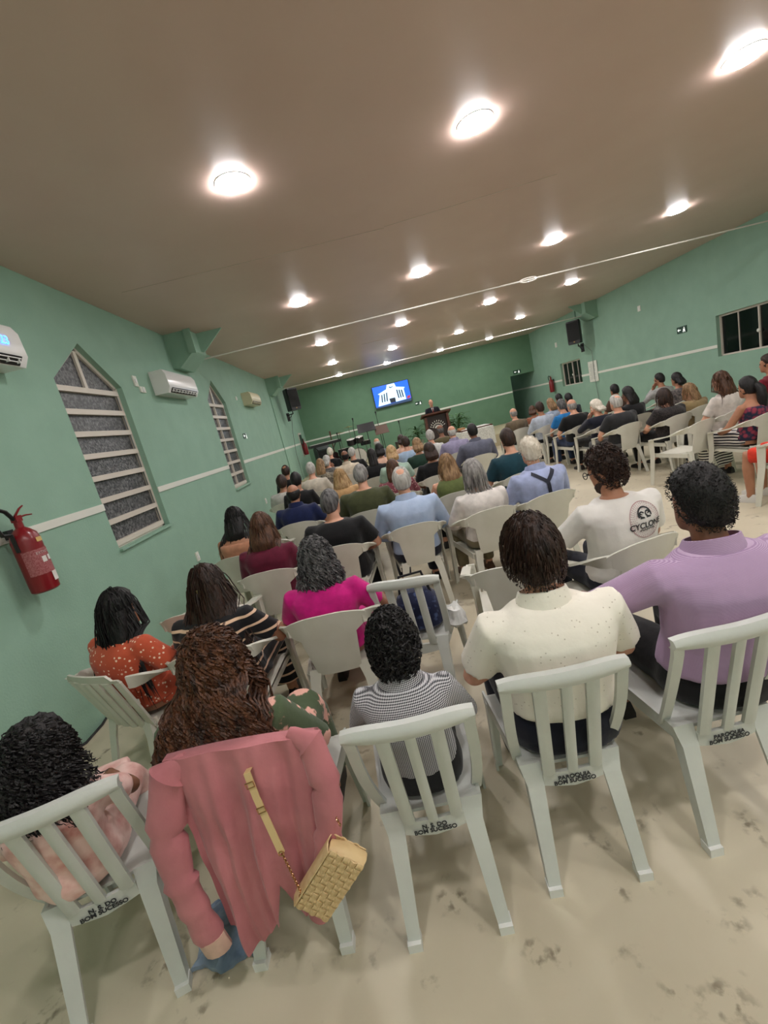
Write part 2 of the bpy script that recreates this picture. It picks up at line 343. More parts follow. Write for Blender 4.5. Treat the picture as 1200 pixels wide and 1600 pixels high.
# extinguishers
red = mat('extinguisher_red', (128, 18, 28), .28, spec=.6); hose = mat('hose_black', (18, 18, 18), .5)
def extinguisher(M, label, detail=True):
    o = link('fire_extinguisher', None); o.matrix_world = M; tag(o, label, 'extinguisher', 'red fire extinguishers')
    m = MB(); m.ell([((0, 0, z), r, r) for z, r in ((0, .07), (.01, .082), (.05, .084), (.36, .084), (.40, .075), (.43, .05), (.45, .025))], 24); obj('cylinder', m, red, o)
    m = MB(); m.ell([((0, 0, .44), .026, .026), ((0, 0, .5), .024, .024)], 12); m.box((0, 0, .51), (.04, .05, .04)); obj('valve', m, red, o)
    m = MB(); m.tube([(0, .0, .515), (0.01, .07, .52), (.01, .12, .515)], [.012, .01, .008], 6, flat=.6); obj('handle', m, red, o)
    m = MB(); m.tube([(0, .0, .53), (0.01, .04, .57), (.01, .075, .585)], [.012, .01, .008], 6, flat=.6); obj('lever', m, red, o)
    m = MB(); m.tube([(0, -.02, .51), (0, -.06, .57), (0, -.12, .60), (0, -.17, .57), (0, -.18, .50), (0, -.15, .43), (0, -.09, .42), (0, -.085, .3)], .013, 8); obj('hose', m, hose, o)
    m = MB(); m.box((-.085, 0, .42), (.03, .05, .06)); obj('wall_hook', m, blk, o, False)
    if detail:
        def patch(n, a0, a1, z0, z1, mt, r=.0855):
            g = MB(); g.grid(lambda u, v: (r*cos(lerp(a0, a1, u)), r*sin(lerp(a0, a1, u)), lerp(z0, z1, v)), 6, 1, lambda u, v: V((.001*cos(lerp(a0, a1, u)), .001*sin(lerp(a0, a1, u)), 0))); return obj(n, g, mt, o)
        patch('sticker', -.2, .45, .335, .365, mat('sticker_yellow', (214, 178, 110), .6), .0852); patch('label', -1.5, .75, .12, .29, mat('label_pink', (176, 110, 112), .6, (140, 60, 64), 120))
        patch('paper_tag', -.05, .75, .055, .12, mat('paper', (225, 220, 215), .7), .0865); patch('pictogram', -.35, .0, .195, .235, mat('paper', (225, 220, 215), .7), .087); patch('pictogram', .15, .45, .2, .235, mat('paper', (225, 220, 215), .7), .087)
        t = lettering('lettering', 'EXTINTOR', .024, mat('paper', (225, 220, 215), .7), o, Matrix.Identity(4))
        for v in t.data.vertices:
            a = .05+v.co.x/.0875; z = .262+v.co.y; v.co = (.0878*cos(a), .0878*sin(a), z)
    return o
extinguisher(Matrix.Translation((XL+.12, 2.86, 1.14)), 'red fire extinguisher with labels hanging on the near left wall')
extinguisher(Matrix.Translation((XL+.12, 16.15, 1.1)), 'red fire extinguisher in the far left corner', False)
e = rl(859, 603)
extinguisher(RS @ Matrix.Translation((-.12, e.y-.4, 1.2)) @ Matrix.Rotation(pi, 4, 'Z'), 'red fire extinguisher on the right wall beside the small window', False)
# loudspeakers
def speaker(M, label):
    o = link('loudspeaker', None); o.matrix_world = M; tag(o, label, 'loudspeaker', 'black wall loudspeakers')
    m = MB(); m.loft([[V((x*sx, y, z)) for x, y in ((-.2, -.15), (-.17, -.19), (.17, -.19), (.2, -.15), (.12, .17), (-.12, .17))] for z, sx in ((0, .9), (.03, 1), (.62, 1), (.66, .92))]); obj('cabinet', m, blk, o)
    m = MB(); m.grid(lambda u, v: (lerp(-.165, .165, u), -.192-.012*sin(pi*u), lerp(.09, .62, v)), 8, 2, (0, .01, 0)); obj('grille', m, mat('grille', (12, 12, 13), .7, bump=.6, bscale=400), o)
    m = MB(); m.ball((0, -.2, .055), (.022, .006, .022)); obj('badge', m, mat('badge_gold', (150, 120, 70), .4), o)
    m = MB(); m.tube([(0, .1, -.01), (0, .1, -.08), (0, .42, -.08)], .018, 8); m.tube([(0, .15, -.08), (0, .42, -.22)], .012, 6); m.box((0, .43, -.14), (.1, .02, .26)); obj('wall_bracket', m, blk, o)
    return o
p = at_x(445, 634, -2.15)
speaker(Matrix.Translation((-2.08, 13.9, 2.6)) @ Matrix.Rotation(radians(40), 4, 'Z'), 'black loudspeaker on a bracket on the left wall')
p = rl(912, 522)
speaker(RS @ Matrix.Translation((-.45, p.y-.35, 2.52)) @ Matrix.Rotation(radians(-48), 4, 'Z'), 'black loudspeaker on a bracket on the right wall')
cab_m = mat('cable_grey', (120, 130, 124), .6)
m = MB(); m.tube([(-2.2, 13.95, 2.5), (-2.3, 13.95, 2.0), (-2.42, 14.2, 1.3), (XL+.02, 14.6, .4), (XL+.02, 14.7, 0)], .009, 6); tag(obj('speaker_cable', m, cab_m), 'grey cable hanging from the left loudspeaker', 'cable')
m = MB(); m.tube([(XL+.015, 12.85, 3.1), (XL+.015, 12.85, 0)], .014, 6); tag(obj('conduit_pipe', m, green), 'thin green conduit running down the left wall', 'pipe')
m = MB(); m.tube([RS @ V((-.2, p.y-.3, 2.45)), RS @ V((-.05, p.y-.4, 2.2)), RS @ V((-.03, p.y-.35, 1.4)), RS @ V((-.03, p.y-.5, 0))], .009, 6); tag(obj('speaker_cable', m, cab_m), 'grey cable hanging from the right loudspeaker', 'cable')
# ------------------------------------------------------------- chairs
pl = mat('chair_plastic', (214, 212, 200), .38, (206, 204, 190), 5, bump=.04, bscale=90)
plg = mat('chair_plastic_grey', (202, 204, 198), .4, (194, 196, 190), 5, bump=.04, bscale=90)
foot_m = mat('foot_cap', (222, 222, 218), .5)
ink = mat('ink', (30, 34, 40), .6)
def Lring(c, w, d, t, sx, sy):      # channel section, corner outward
    c = V(c); q = [(0, 0), (w, 0), (w, t), (t, t), (t, d), (0, d)]
    r = [c+V((-sx*(a-w/2), -sy*(b-d/2), 0)) for a, b in q]
    return r if sx*sy > 0 else r[::-1]
def leg_mesh(top, bot, w0, d0, w1, d1, sx, sy, mtl, mid=None):
    m = MB(); P = [top]+([mid] if mid else [])+[bot]; n = len(P)-1
    m.loft([Lring(p, lerp(w0, w1, i/n), lerp(d0, d1, i/n), .012, sx, sy) for i, p in enumerate(P)]); return m.mesh('leg', mtl, False)
def build_parts(spec, t):
    for name, me, kids in spec:
        o = link(name, me, t)
        for kn, km in kids: link(kn, km, o)
def arm_spec(mtl):
    S = []
    m = MB(); m.grid(lambda u, v: (lerp(-1, 1, u)*lerp(.20, .235, v), lerp(-.20, .25, v), .415+.02*v-.018*sin(pi*u)*sin(pi*min(1, v*1.1))-(.03*max(0, v-.85)/.15)), 8, 8, (0, 0, -.012))
    for s in (-1, 1): m.grid(lambda u, v: (s*lerp(.20, .235, u), lerp(-.2, .25, u), lerp(.418+.018*u, .365+.018*u, v)), 6, 1, (-s*.01, 0, 0))
    m.grid(lambda u, v: (lerp(-.235, .235, u), .252, lerp(.41, .365+.015*sin(pi*u), v)), 6, 1, (0, -.01, 0))
    S.append(('seat', m.mesh('seat', mtl), ()))
    def bk(u, v):   # shell: narrow at the seat, flaring into the arms at the top
        hw = .125+.03*min(1, v/.6)+.075*max(0, min(1, (v-.66)/.16))**.7; a = lerp(-1, 1, u); x = a*hw
        z = lerp(.40, .80, v)-.05*abs(a)**3*max(0, (v-.6)/.4)
        return (x, lerp(-.19, -.285, v)-.035*(1-(x/.23)**2)+.035*max(0, abs(x)-.15)/.08*.6, z)
    m = MB(); m.grid(bk, 16, 22, (0, .012, 0)); S.append(('backrest', m.mesh('backrest', mtl), ()))
    for s in (-1, 1):
        K = [((.205, -.262, .722), 0, .034), ((.226, -.245, .718), .1, .036), ((.25, -.205, .71), .35, .036), ((.27, -.14, .695), .65, .034), ((.278, -.05, .668), .9, .03), ((.28, .07, .645), 1, .03), ((.278, .17, .632), 1, .03), ((.272, .235, .612), .9, .028)]
        rings = []
        for i, (c, tw, hw) in enumerate(K):
            a = V(K[max(0, i-1)][0]); b = V(K[min(len(K)-1, i+1)][0]); tg = (b-a).normalized(); side = V((tg.y, -tg.x, 0)).normalized(); up = V((0, 0, 1))
            u = (up*(1-tw)+side*tw).normalized(); w = tg.cross(u).normalized(); c = V(c)
            r = [c+u*(hw*k)+w*(.008*j) for k, j in ((-1, -1), (1, -1), (1, 1), (-1, 1))]; rings.append([V((s*p.x, p.y, p.z)) for p in r])
        m = MB(); m.loft(rings); S.append(('armrest', m.mesh('armrest', mtl), ()))
        S.append(('leg', leg_mesh((s*.258, .215, .625), (s*.262, .265, 0), .058, .075, .04, .045, s, 1, mtl, (s*.25, .225, .40)), ()))
        S.append(('leg', leg_mesh((s*.14, -.19, .44), (s*.19, -.30, 0), .07, .05, .045, .035, s, -1, mtl, (s*.16, -.215, .34)), ()))
    return S
def bistro_spec(mtl):
    S = []
    m = MB(); m.grid(lambda u, v: (lerp(-1, 1, u)*lerp(.17, .215, v), lerp(-.2, .23, v), .425+.015*v-.016*sin(pi*u)*sin(pi*min(1, v*1.1))-(.03*max(0, v-.85)/.15)), 8, 8, (0, 0, -.012))
    for s in (-1, 1): m.grid(lambda u, v: (s*lerp(.17, .215, u), lerp(-.2, .23, u), lerp(.428+.012*u, .375, v)), 6, 1, (-s*.01, 0, 0))
    S.append(('seat', m.mesh('seat', mtl), ()))
    yb = lambda x, z: lerp(-.195, -.30, max(0, (z-.36)/.52))-.03*(1-(x/.2)**2)
    back = []
    m = MB(); m.grid(lambda u, v: (lerp(-.208, .208, u), yb(lerp(-.208, .208, u), .86)-.012*sin(pi*v), lerp(.802, .856-.02*abs(2*u-1)**4, v)), 16, 4, (0, .024, 0)); top = m.mesh('top_rail', mtl)
    sl = []
    for x0, x1, w in ((-.085, -.082, .042), (0, 0, .034), (.085, .082, .042)):
        m = MB(); m.grid(lambda u, v: (lerp(x1, x0, v)+lerp(-w/2, w/2, u), yb(lerp(x1, x0, v), lerp(.397, .825, v))-.006*sin(pi*u), lerp(.397, .825, v)), 3, 8, (0, .014, 0)); sl.append(('slat', m.mesh('slat', mtl)))
    for s in (-1, 1):
        m = MB(); m.grid(lambda u, v: (s*(lerp(.208, .186, v**.5)+.012*sin(pi*v)+lerp(-.036, 0, u)), yb(.17, lerp(.825, .40, v))+.07*v*v, lerp(.825, .40, v)), 3, 8, (0, .016, 0)); sl.append(('stile', m.mesh('stile', mtl)))
    m = MB(); m.grid(lambda u, v: (lerp(-.105, .105, u), yb(lerp(-.105, .105, u), .37)-.004, lerp(.338+.012*abs(2*u-1), .402, v)), 8, 2, (0, .014, 0)); sl.append(('lower_rail', m.mesh('lower_rail', mtl)))
    S.append(('backrest', top, sl))
    for s in (-1, 1):
        S.append(('leg', leg_mesh((s*.14, -.17, .43), (s*.155, -.31, 0), .075, .06, .042, .04, s, -1, mtl, (s*.135, -.20, .36)), ()))
        S.append(('leg', leg_mesh((s*.185, .19, .42), (s*.205, .25, 0), .055, .06, .035, .04, s, 1, mtl), ()))
        m = MB(); m.box((s*.155, -.31, .016), (.047, .046, .036)); S.append(('foot_cap', m.mesh('foot_cap', foot_m, False), ()))
    return S
def slot_spec(mtl):
    S = [x for x in arm_spec(mtl) if x[0] != 'backrest']
    sl = []
    yb = lambda x, z: lerp(-.19, -.31, (z-.4)/.4)-.03*(1-(x/.24)**2)
    m = MB(); m.grid(lambda u, v: (lerp(-.215, .215, u), yb(lerp(-.215, .215, u), lerp(.745, .80, v)), lerp(.745, .80-(.03 if abs(u-.5) > .36 else 0), v)), 14, 2, (0, .012, 0)); top = m.mesh('top_rail', mtl)
    for k in range(6):
        x = -.19+.076*k
        m = MB(); m.grid(lambda u, v: (x*lerp(.85, 1, v)+lerp(-.031, .031, u), yb(x, lerp(.40, .75, v))-.008*sin(pi*u), lerp(.40, .75, v)), 4, 8, (0, .012, 0)); sl.append(('slat', m.mesh('slat', mtl)))
    for z in (.41, .575):
        m = MB(); m.grid(lambda u, v: (lerp(-.2, .2, u), yb(lerp(-.2, .2, u), z)+.006, z+.028*v), 10, 1, (0, .01, 0)); sl.append(('cross_rail', m.mesh('cross_rail', mtl)))
    S.append(('backrest', top, sl)); return S
ARM, BIS, SLOT = arm_spec(pl), bistro_spec(plg), slot_spec(pl)
def chair(kind, x, y, rz, label, text=None):
    t = thing({'arm': 'plastic_armchair', 'bis': 'plastic_chair', 'slot': 'slatted_armchair'}[kind], label, 'chair', (x, y, 0), rz, {'arm': 'white plastic armchairs', 'bis': 'slatted plastic chairs without arms', 'slot': None}[kind])
    build_parts({'arm': ARM, 'bis': BIS, 'slot': SLOT}[kind], t)
    if text: lettering('lettering', text, .0225, ink, t, Matrix.Translation((0, -.2335, .370)) @ Matrix.Rotation(pi/2, 4, 'X'), bold=.0006)
    return t

# ------------------------------------------------------------- people
SK = {'light': mat('skin_light', (205, 150, 122), .55, (214, 160, 134), 12), 'tan': mat('skin_tan', (168, 116, 88), .55, (176, 124, 96), 12), 'brown': mat('skin_brown', (128, 84, 62), .55, (136, 92, 70), 12), 'dark': mat('skin_dark', (84, 54, 42), .5, (92, 60, 48), 12)}
def hairmat(name, c, c2): return mat('hair_'+name, c, .48, c2, 30, detail=5, bump=.5, bscale=70, stretch=(1.6, 1.6, .35), spec=.35)
HM = {'black': hairmat('black', (16, 14, 15), (30, 26, 26)), 'dbrown': hairmat('dbrown', (34, 22, 18), (58, 38, 28)), 'brown': hairmat('brown', (58, 36, 24), (92, 60, 40)), 'blond': hairmat('blond', (150, 116, 78), (196, 164, 118)),
      'dblond': hairmat('dblond', (112, 84, 58), (160, 128, 92)), 'grey': hairmat('grey', (104, 100, 98), (158, 154, 150)), 'white': hairmat('white', (206, 194, 176), (232, 224, 210)), 'salt': hairmat('salt', (38, 36, 38), (110, 108, 108)), 'curlbrown': hairmat('curlbrown', (40, 24, 17), (92, 56, 34)), 'lgrey': hairmat('lgrey', (150, 146, 140), (196, 192, 186))}
eye_m = mat('eye', (30, 22, 18), .2); lip_m = mat('lip', (150, 82, 74), .5)
eye_me = MB(); eye_me.ball((0, 0, 0), (.011, .005, .007), 8, 6); eye_me = eye_me.mesh('eye', eye_m)
mouth_me = MB(); mouth_me.ball((0, 0, 0), (.022, .006, .006), 8, 6); mouth_me = mouth_me.mesh('mouth', lip_m)
shoe_me = {}
def shoe(mname, m):
    if mname not in shoe_me:
        b = MB(); b.loft([[V((x*w, y, z)) for x, z in ((-1, 0), (-1, .03*h), (-.6, .075*h), (.6, .075*h), (1, .03*h), (1, 0))] for y, w, h in ((-.07, .03, .9), (-.03, .037, 1.2), (.04, .038, 1.0), (.11, .043, .75), (.16, .036, .6), (.185, .018, .45))]); shoe_me[mname] = b.mesh('shoe', m)
    return shoe_me[mname]
PENDING = []
def finish(name, mb, m, parent, vox, extra=None, it=5):
    PENDING.append((name, mb, m, parent, vox, extra, it))
def flush():
    tmp = []
    for (name, mb, m, parent, vox, extra, it) in PENDING:
        me = mb.mesh('raw', None, False); o = bpy.data.objects.new('raw', me); COL.objects.link(o)
        r = o.modifiers.new('r', 'REMESH'); r.mode = 'VOXEL'; r.voxel_size = vox
        s = o.modifiers.new('s', 'SMOOTH'); s.factor = .5; s.iterations = it
        tmp.append(o)
    dg = bpy.context.evaluated_depsgraph_get(); dg.update()
    for o, (name, mb, m, parent, vox, extra, it) in zip(tmp, PENDING):
        me = bpy.data.meshes.new_from_object(o.evaluated_get(dg)); me.name = name
        if extra:
            vs = [v.co[:] for v in me.vertices]; fs = [tuple(p.vertices) for p in me.polygons]; k = len(vs)
            vs += extra.v; fs += [tuple(i+k for i in f) for f in extra.f]
            me = bpy.data.meshes.new(name); me.from_pydata(vs, [], fs)
        me.materials.clear(); me.materials.append(m); me.shade_smooth()
        c = link(name, me, parent)
        raw = o.data; bpy.data.objects.remove(o); bpy.data.meshes.remove(raw)
    PENDING.clear()

def hand(mb, wrist, d, up, k=1.0, curl=.7, side=1):
    d = V(d).normalized(); up = V(up); up = (up-d*up.dot(d)).normalized(); x = d.cross(up).normalized()*side; w = V(wrist)
    P = lambda a, b, c: w+x*a*k+d*b*k+up*c*k
    mb.loft([[P(sx*hw, b, sz*t) for sx, sz in ((-1, -1), (0, -1.2), (1, -1), (1, 1), (0, 1.2), (-1, 1))] for b, hw, t in ((-.02, .024, .018), (.02, .032, .016), (.06, .042, .014), (.09, .041, .011))])
    for i, L in enumerate((.062, .075, .07, .052)):
        a = .032-.0215*i; pts = [P(a, .08, 0)]; ang = 0; p = (a, .085, 0)
        for s in range(3):
            ang += curl*(.5 if s == 0 else .75); l = L*(.42, .33, .25)[s]; p = (p[0]*1.03, p[1]+l*cos(ang), p[2]-l*sin(ang)); pts.append(P(*p))
        mb.tube(pts, [.0095*k, .009*k, .008*k, .006*k], 6)
    mb.tube([P(.026, .02, -.004), P(.05, .05, -.014), P(.05, .08, -.024), P(.042, .10, -.03)], [.014*k, .0115*k, .0095*k, .007*k], 6)

ELL = V((.083, .104, .129))
def hairline(phi):                    # phi 0 = back, pi = front -> lowest elevation with hair
    pts = ((0, -42), (55, -36), (80, -14), (100, 6), (130, 24), (180, 36)); a = math.degrees(phi)
    for (x0, y0), (x1, y1) in zip(pts, pts[1:]):
        if a <= x1: return radians(lerp(y0, y1, (a-x0)/(x1-x0)))
    return radians(36)
def cap(mb, M, thick, style, k=1.0, nz=.0, nsc=30, seed=0, n=30, m=20):
    rings = []
    for i in range(m+1):
        e = lerp(-pi/2+.02, pi/2-.02, i/m); ring = []
        for j in range(n):
            a = 2*pi*j/n; d = V((sin(a)*cos(e), -cos(a)*cos(e), sin(e))); phi = abs((a+pi) % (2*pi)-pi)
            lim = hairline(phi); f = max(0, min(1, (e-lim)/radians(12)))
            if style == 'bald': f *= max(0, min(1, (radians(30)-e)/radians(14))) if phi < pi else 0
            if style == 'balding': f *= 1-max(0, min(1, (d.z*.9-d.y*.42-.86)/.07))
            p = V((d.x*ELL.x, d.y*ELL.y, d.z*ELL.z)); g = 1+thick/.1*(.75+.25*max(0, d.z))
            if nz: g += nz*noise.noise(d*nsc/10+V((seed*3.1, seed, 0)))+nz*.6*noise.noise(d*nsc/4+V((seed, seed*2.2, 1)))
            p = p*lerp(.86, g, f)*k; ring.append(M @ p)
        rings.append(ring)
    mb.loft(rings)
def tail(mb, M, L, wd, k=1.0, yb=-.10, flare=1.0, wave=0, seed=0):   # long hair falling behind
    rings = []
    for i in range(13):
        t = i/12; z = .03-t*L; y = lerp(-.045, yb, min(1, t*1.6)); w = wd*(1+.12*sin(pi*t))*lerp(1, flare, t); dp = lerp(.062, .03, t); sc = 1 if i < 12 else .6
        rings.append([M @ (V((cos(2*pi*j/26)*w*sc+wave*sin(t*14+seed)*.3, y+sin(2*pi*j/26)*dp*(1+.10*sin(j*2.7+seed))*sc, z-(.03*noise.noise(V((j*.9, seed, 2))) if i > 10 else 0))*k)) for j in range(26)])
    mb.loft(rings)
def strands(mb, M, n, L, rad, curl=0, cr=30, spread=.06, seed=0, k=1.0, yb=-.13, seg=16, lift=1.10, phimax=2.2, emin=-.5, up=0, zlim=9):
    rnd = random.Random(seed)
    for _ in range(n):
        for _t in range(50):
            a = rnd.uniform(-phimax, phimax); e = math.asin(rnd.uniform(-.6, 1))
            if e > max(hairline(abs(a)), emin): break
        d = V((sin(a)*cos(e), -cos(a)*cos(e), sin(e))); lf = lift*rnd.uniform(.98, 1.06)
        p = V((d.x*ELL.x, d.y*ELL.y, d.z*ELL.z))*lf; pts = []; ln = L*rnd.uniform(.75, 1.1); ds = ln/seg
        out = V((d.x, d.y*.2, 0)); side = V((cos(a), sin(a), 0)); ph = rnd.uniform(0, 6.3); vel = V((d.x*.4, d.y*.4, .1))
        if e > 1.1: vel += V((rnd.uniform(-1, 1), rnd.uniform(-1, .3), 0))
        for s in range(seg+1):
            am = curl*min(1, s/4); q = p+V((cos(ph+s*cr*ds)*am, sin(ph+s*cr*ds)*am, .4*am*sin(ph+s*cr*ds*1.3)))
            pts.append(M @ (q*k))
            if up:
                if up >= 1: vel = vel*.7+V((rnd.uniform(-1, 1), rnd.uniform(-1, 1), rnd.uniform(-1, 1)))*.45
                else: vel = vel*.6+V((p.x*4, (p.y+.03)*4, -.5))+V((rnd.uniform(-1, 1), rnd.uniform(-1, 1), rnd.uniform(-1, 1)))*.15
                p = p+vel.normalized()*ds
                r = sqrt((p.x/ELL.x)**2+(p.y/ELL.y)**2+(p.z/ELL.z)**2); p = p*(max(lf*.97, min(r, lf*(1.07 if up >= 1 else 1.02)))/r)
                ph2 = abs(math.atan2(p.x, -p.y)); e2 = math.asin(max(-1, min(1, p.z/ELL.z/lf)))
                if e2 < hairline(ph2)-.08: break
                continue
            vel = vel*.55+V((0, 0, -1))*.45+out*spread*(1 if p.z < 0 else 0)+V((rnd.uniform(-.1, .1), rnd.uniform(-.1, .1), 0)); p = p+vel.normalized()*ds
            r = sqrt((p.x/ELL.x)**2+(p.y/ELL.y)**2+(p.z/ELL.z)**2)
            if r < lf and p.z > -.13: p = p*(lf/r)
            if p.z < (-.03 if zlim < 9 and p.y < -.02 else -.12) and p.y > yb: p.y = lerp(p.y, yb, .35)
            if p.z < -zlim-.05*rnd.random(): break
        if len(pts) > 1: mb.tube(pts, [rad*(1 if s < seg-3 else .75-.22*(s-seg+3)) for s in range(len(pts))], 3, cap=False)

ARMS = {'lap': ((.262, .00, .70), (.13, .23, .585), (-.5, .8, -.25)), 'rest': ((.315, -.03, .72), (.29, .20, .685), (-.1, 1, -.1)), 'chin': ((.20, .20, .76), (.06, .165, 1.02), (-.25, -.3, .8)), 'wide': ((.36, .12, .76), (.24, .38, .69), (-.6, .7, -.1)),
        'phone': ((.24, .06, .70), (.09, .30, .78), (-.4, .5, .5)), 'front': ((.25, .12, .72), (.08, .34, .68), (-.7, .5, 0))}
PEOPLE = {}
def person(key, px, py, Yh, rz, skin, hair, shirt, label, sleeve='short', bottom=None, build=1.0, arms=('lap', 'lap'), hy=0, hp=0, near=2, kid=1.0, seatz=.435, lowneck=0, legs='trousers', shoes='black', stand=None, collar=False, hem=.49, back=None, bottom_len=1):
    hd = at_y(px, py, Yh); zc = hd.z; R = Matrix.Rotation(rz, 3, 'Z')
    off = R @ V((0, -.035*kid, 0)); base = V((hd.x-off.x, hd.y-off.y, 0))
    t = thing('person', label, 'person', base, rz, 'seated congregation'); PEOPLE[key] = (t, base, rz)
    k = kid; w = build*k; vb = {0: .0095, 1: .013, 2: .019}[near]; vs = {0: .012, 1: .017, 2: .024}[near]
    T = (zc-.45)/(1.19-.45)
    zm = lambda z: .45+(z-.45)*T if z > .45 else z
    hk = .97*lerp(1, k, .45)
    Mh = Matrix.Translation((0, -.035*k, zc)) @ Matrix.Rotation(hy, 4, 'Z') @ Matrix.Rotation(hp, 4, 'X')
    TR = [(.44, -.05, .168, .125), (.50, -.06, .178, .132), (.545, -.068, .176, .131), (.59, -.077, .169, .127), (.68, -.095, .158, .118), (.80, -.115, .166, .116), (.90, -.12, .182, .112), (.955, -.115, .182, .098), (.995, -.105, .150, .082), (1.03, -.09, .095, .066)]
    def torso(mb, g, z0=0, z1=2):
        rr = [((0, y*lerp(1, k, .8), zm(z)), rx*w+g, ry*lerp(1, w, .9)+g) for z, y, rx, ry in TR if z0 <= z <= z1]
        mb.ell(rr, 18, .86)
    nz = [(0, -.085*k, zm(1.02)), (0, -.06*k, lerp(zm(1.03), zc, .45)), (0, -.04*k, zc-.05)]
    body = MB(); torso(body, -.010)
    body.tube(nz, [.062*hk, .056*hk, .056*hk], 12)
    HR = [(-.118, .052, .024, .022), (-.104, .045, .043, .042), (-.075, .026, .057, .066), (-.04, .008, .066, .086), (0, 0, .073, .094), (.04, -.004, .076, .098), (.08, -.008, .066, .085), (.105, -.01, .045, .06), (.12, -.01, .016, .022)]
    n = 16
    body.loft([[Mh @ (V((cos(2*pi*j/n)*rx, y+sin(2*pi*j/n)*ry, z))*hk) for j in range(n)] for z, y, rx, ry in HR])
    ns = MB(); ns.loft([[V((-.006, .090, .012)), V((.006, .090, .012)), V((.004, .08, .012)), V((-.004, .08, .012))], [V((-.016, .094, -.03)), V((.016, .094, -.03)), V((.012, .08, -.034)), V((-.012, .08, -.034))]]); ns.add([(0, .118, -.026), (-.016, .094, -.03), (.016, .094, -.03), (0, .095, .012)], [(0, 1, 2), (0, 3, 1), (0, 2, 3), (1, 3, 2)])
    for s in (-1, 1): ns.ball((s*.078, -.012, -.012), (.011, .02, .032), 8, 6)
    body.add([Mh @ (V(p)*hk) for p in ns.v], ns.f)
    extra = MB(); sh = MB(); long_ = sleeve == 'long'
    if shirt: torso(sh, .013, hem, .96 if lowneck else 2)
    for s, an in zip((-1, 1), arms):
        E_, Wr, D = ARMS[an]; S_ = V((s*.178*w, -.105*k, zm(.955))); E_ = V((s*E_[0]*w, E_[1]*k, zm(E_[2]))); Wr = V((s*Wr[0]*lerp(1, w, .7), Wr[1]*k, zm(Wr[2])))
        if an in ('lap', 'front', 'wide'): Wr.z = max(Wr.z-.02, .575)
        if an == 'chin': Wr = Mh @ (V((s*.05, .11, -.16))*hk)
        a = lerp(1, w, .8)
        body.tube([S_+V((-s*.05, 0, .0)), S_, S_.lerp(E_, .5), E_, E_.lerp(Wr, .35), Wr], [.045*a, .050*a, .045*a, .040*a, .040*a, .027*a], 10)
        hand(extra, Wr, V((s*D[0], D[1], D[2])), (0, -.2, 1) if an != 'chin' else (0, 1, .2), lerp(1, k, .8)*.92, .75, -s)
        if shirt and sleeve != 'none':
            if long_: sh.tube([S_+V((-s*.07, 0, -.01)), S_+V((0, 0, .004)), S_.lerp(E_, .5), E_, E_.lerp(Wr, .4), E_.lerp(Wr, .93)], [.06*a, .068*a, .062*a, .056*a, .052*a, .042*a], 10)
            else: sh.tube([S_+V((-s*.07, 0, -.01)), S_+V((0, 0, .004)), S_.lerp(E_, .4), S_.lerp(E_, .74)], [.06*a, .068*a, .066*a, .068*a], 10)
    kz = .495 if k > .8 else .47; fl_ = .40*lerp(k, 1, .2); pants = MB(); az = .085
    for s in (-1, 1):
        Hp = V((s*.09*w, -.02, .50)); K = V((s*.13*w, fl_, kz)); A = V((s*.135*w, fl_-.02, az)) if k > .8 else V((s*.11*w, fl_+.02, .20))
        body.tube([Hp, Hp.lerp(K, .5), K, K.lerp(A, .35), A, A+V((0, .02, -.04))], [.080*w, .070*w, .055*w, .053*w, .036*w, .036*w], 10)
        if k <= .8: body.tube([A, A+V((0, .10, -.05))], [.035, .026], 8)
        if legs == 'trousers': pants.tube([Hp+V((0, -.04, 0)), Hp.lerp(K, .5), K+V((0, .005, 0)), K.lerp(A, .4), A+V((0, 0, .02))], [.094*w, .086*w, .073*w, .070*w, .058*w], 12)
        elif legs == 'shorts': pants.tube([Hp+V((0, -.04, 0)), Hp.lerp(K, .5), Hp.lerp(K, .95)], [.094*w, .088*w, .08*w], 12)
        if shoes and k > .8:
            o = link('shoe', shoe('shoe_'+shoes, mat('shoe_'+shoes, {'black': (28, 26, 26), 'brown': (92, 62, 42), 'white': (210, 206, 200)}[shoes], .5)), t); o.location = (A.x, A.y+.01, 0)
    if legs == 'skirt':
        pants.loft([[V((cos(2*pi*j/16)*rx, y+sin(2*pi*j/16)*ry*.9, z)) for j in range(16)] for y, rx, ry, z in ((-.05, .18*w, .13, .60), (-.04, .19*w, .15, .50), (.02, .2*w, .2, .45))])
        for s in (-1, 1): pants.tube([(s*.08*w, -.02, .50), (s*.11*w, fl_, .51), (s*.11*w, fl_+.03, .45), (s*.115*w, fl_+.02, lerp(.42, .14, bottom_len))], [.105*w, .10*w, .098*w, .105*w], 12)
        pants.box((0, .2, .49), (.2*w, .42, .12)); pants.box((0, fl_+.01, lerp(.42, .3, bottom_len)), (.2*w, .12, lerp(.1, .36, bottom_len)))
    else: pants.ell([((0, -.055, z), rx*w+.016, ry*w+.018) for z, rx, ry in ((.435, .17, .13), (.49, .18, .136), (.54, .172, .13), (.60, .15, .11))], 16, .86)
    finish('body', body, SK[skin], t, vb, extra, 4)
    if shirt: finish('shirt', sh, shirt, t, vs, None, 4)
    finish({'trousers': 'trousers', 'shorts': 'shorts', 'skirt': 'skirt'}[legs], pants, bottom, t, vs, None, 4)
    if collar:
        m = MB(); cz = zm(1.012)+.012; c = V((0, -.078*k, cz)); N = 20
        m.grid(lambda u, v: c+V((cos(2*pi*u)*(.078*lerp(1, w, .7)+.02*(1-v)), sin(2*pi*u)*(.072*lerp(1, w, .7)+.02*(1-v)), .055*v-.015-.02*sin(2*pi*u)*v)), N, 2, lambda u, v: V((cos(2*pi*u)*-.006, sin(2*pi*u)*-.006, .001))); obj('collar', m, shirt, t)
